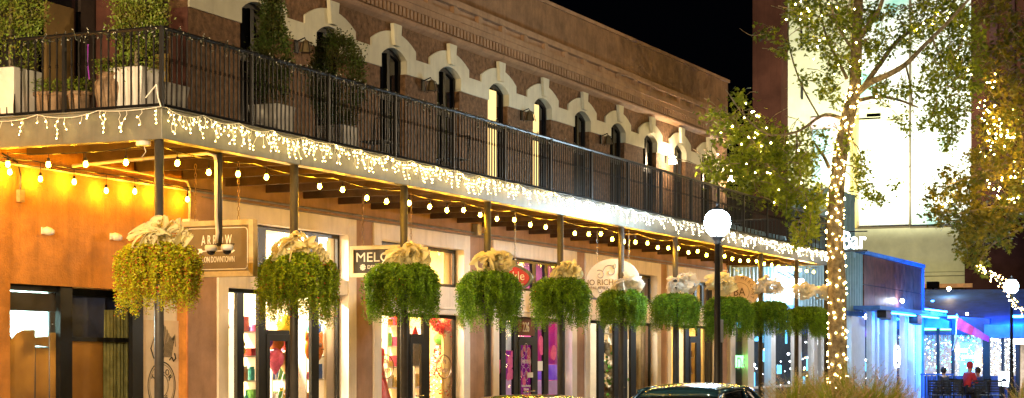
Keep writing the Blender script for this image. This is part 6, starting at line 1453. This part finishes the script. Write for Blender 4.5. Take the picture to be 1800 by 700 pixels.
for k in range(1500):
    h = rnd.random()**.8; a = rnd.uniform(0, 6.28); rr = .48*(1-h)*rnd.uniform(.5, 1.05)+.04; c = Vector((xt3+rr*math.cos(a), yy_+.2+rr*math.sin(a), .9+h*1.25)); d = Vector((rnd.gauss(0,1), rnd.gauss(0,1), rnd.gauss(0,1))).normalized()*.055; s = d.orthogonal().normalized()*.02
    (m if k % 2 else m2).add([tuple(c), tuple(c+d*.5+s), tuple(c+d), tuple(c+d*.5-s)], [(0,1,2,3)])
    if k % 26 == 0: lm.gem(tuple(c), .018)
m.build('red_tinsel', M['goods_red'], t); m2.build('white_tinsel', M['goods_white'], t); lm.build('lights', M['twinkle_amber'], t)['kind'] = 'stuff'; MB().ball((xt3-.02, yy_+.2, 2.25), .12).build('topper', M['goods_green'], t)
m = MB()
for k in range(900):
    u_ = rnd.random(); c = Vector((PY(760, YG+.3)+u_*(PY(797, YG+.3)-PY(760, YG+.3)), YG+.3+rnd.gauss(0,.05), Z(.74)+rnd.gauss(0,.07)-.12*math.sin(u_*math.pi))); d = Vector((rnd.gauss(0,1), rnd.gauss(0,1), rnd.gauss(0,1))).normalized()*.07; s = d.orthogonal().normalized()*.022; m.add([tuple(c), tuple(c+d*.5+s), tuple(c+d), tuple(c+d*.5-s)], [(0,1,2,3)])
tag(m.build('red_garland', M['goods_red']), 'fluffy red garland across the top of the gift shop window', 'garland')
# fourth shop: white flower arrangement, racks
b0, b1 = BX[3]; shelf_unit(PY(1048, YG+.8), PY(1080, YG+.8), YG+.8, [1.0,1.5,2.0,2.5], 'jewel', 'at the back of the jewellery shop', cols=('white','gold','brown','grey','black'), lone='of jewellery rack')
shelf_unit(PY(1100, YG+.7), PY(1134, YG+.7), YG+.7, [1.0,1.5,2.0], 'jewel', 'by the last panes of the jewellery shop', cols=('white','gold','brown','green','grey'), lone='by last jewellery panes')
xf = PY(1069, YG+.7); t = thing('flower_arrangement', 'tall white and green flower arrangement in the jewellery shop window', 'flowers', (xf, YG+.7, .15)); m = MB(); g = MB()
for k in range(150):
    c = Vector((xf+rnd.gauss(0,.3), YG+.7+rnd.gauss(0,.2), 1.45+rnd.gauss(0,.42))); (m if k % 2 else g).ball(tuple(c), rnd.uniform(.03,.07), 6, 4)
m.build('blossoms', M['goods_white'], t); g.build('foliage', M['goods_green'], t); MB().lathe([(.15,0),(.2,.4),(.12,.8),(.16,.9)], (xf, YG+.7, .15), 14).build('vase', M['goods_grey'], t)
b0, b1 = BX[4]; shelf_unit(PY(1192, YG+.8), PY(1246, YG+.8), YG+.8, [1.0,1.45,1.9,2.35], 'last', 'inside the warm yellow shop above the blue car', cols=('brown','gold','red','black','white'), lone='above the blue car')
# crate and dim goods inside the far glass doors
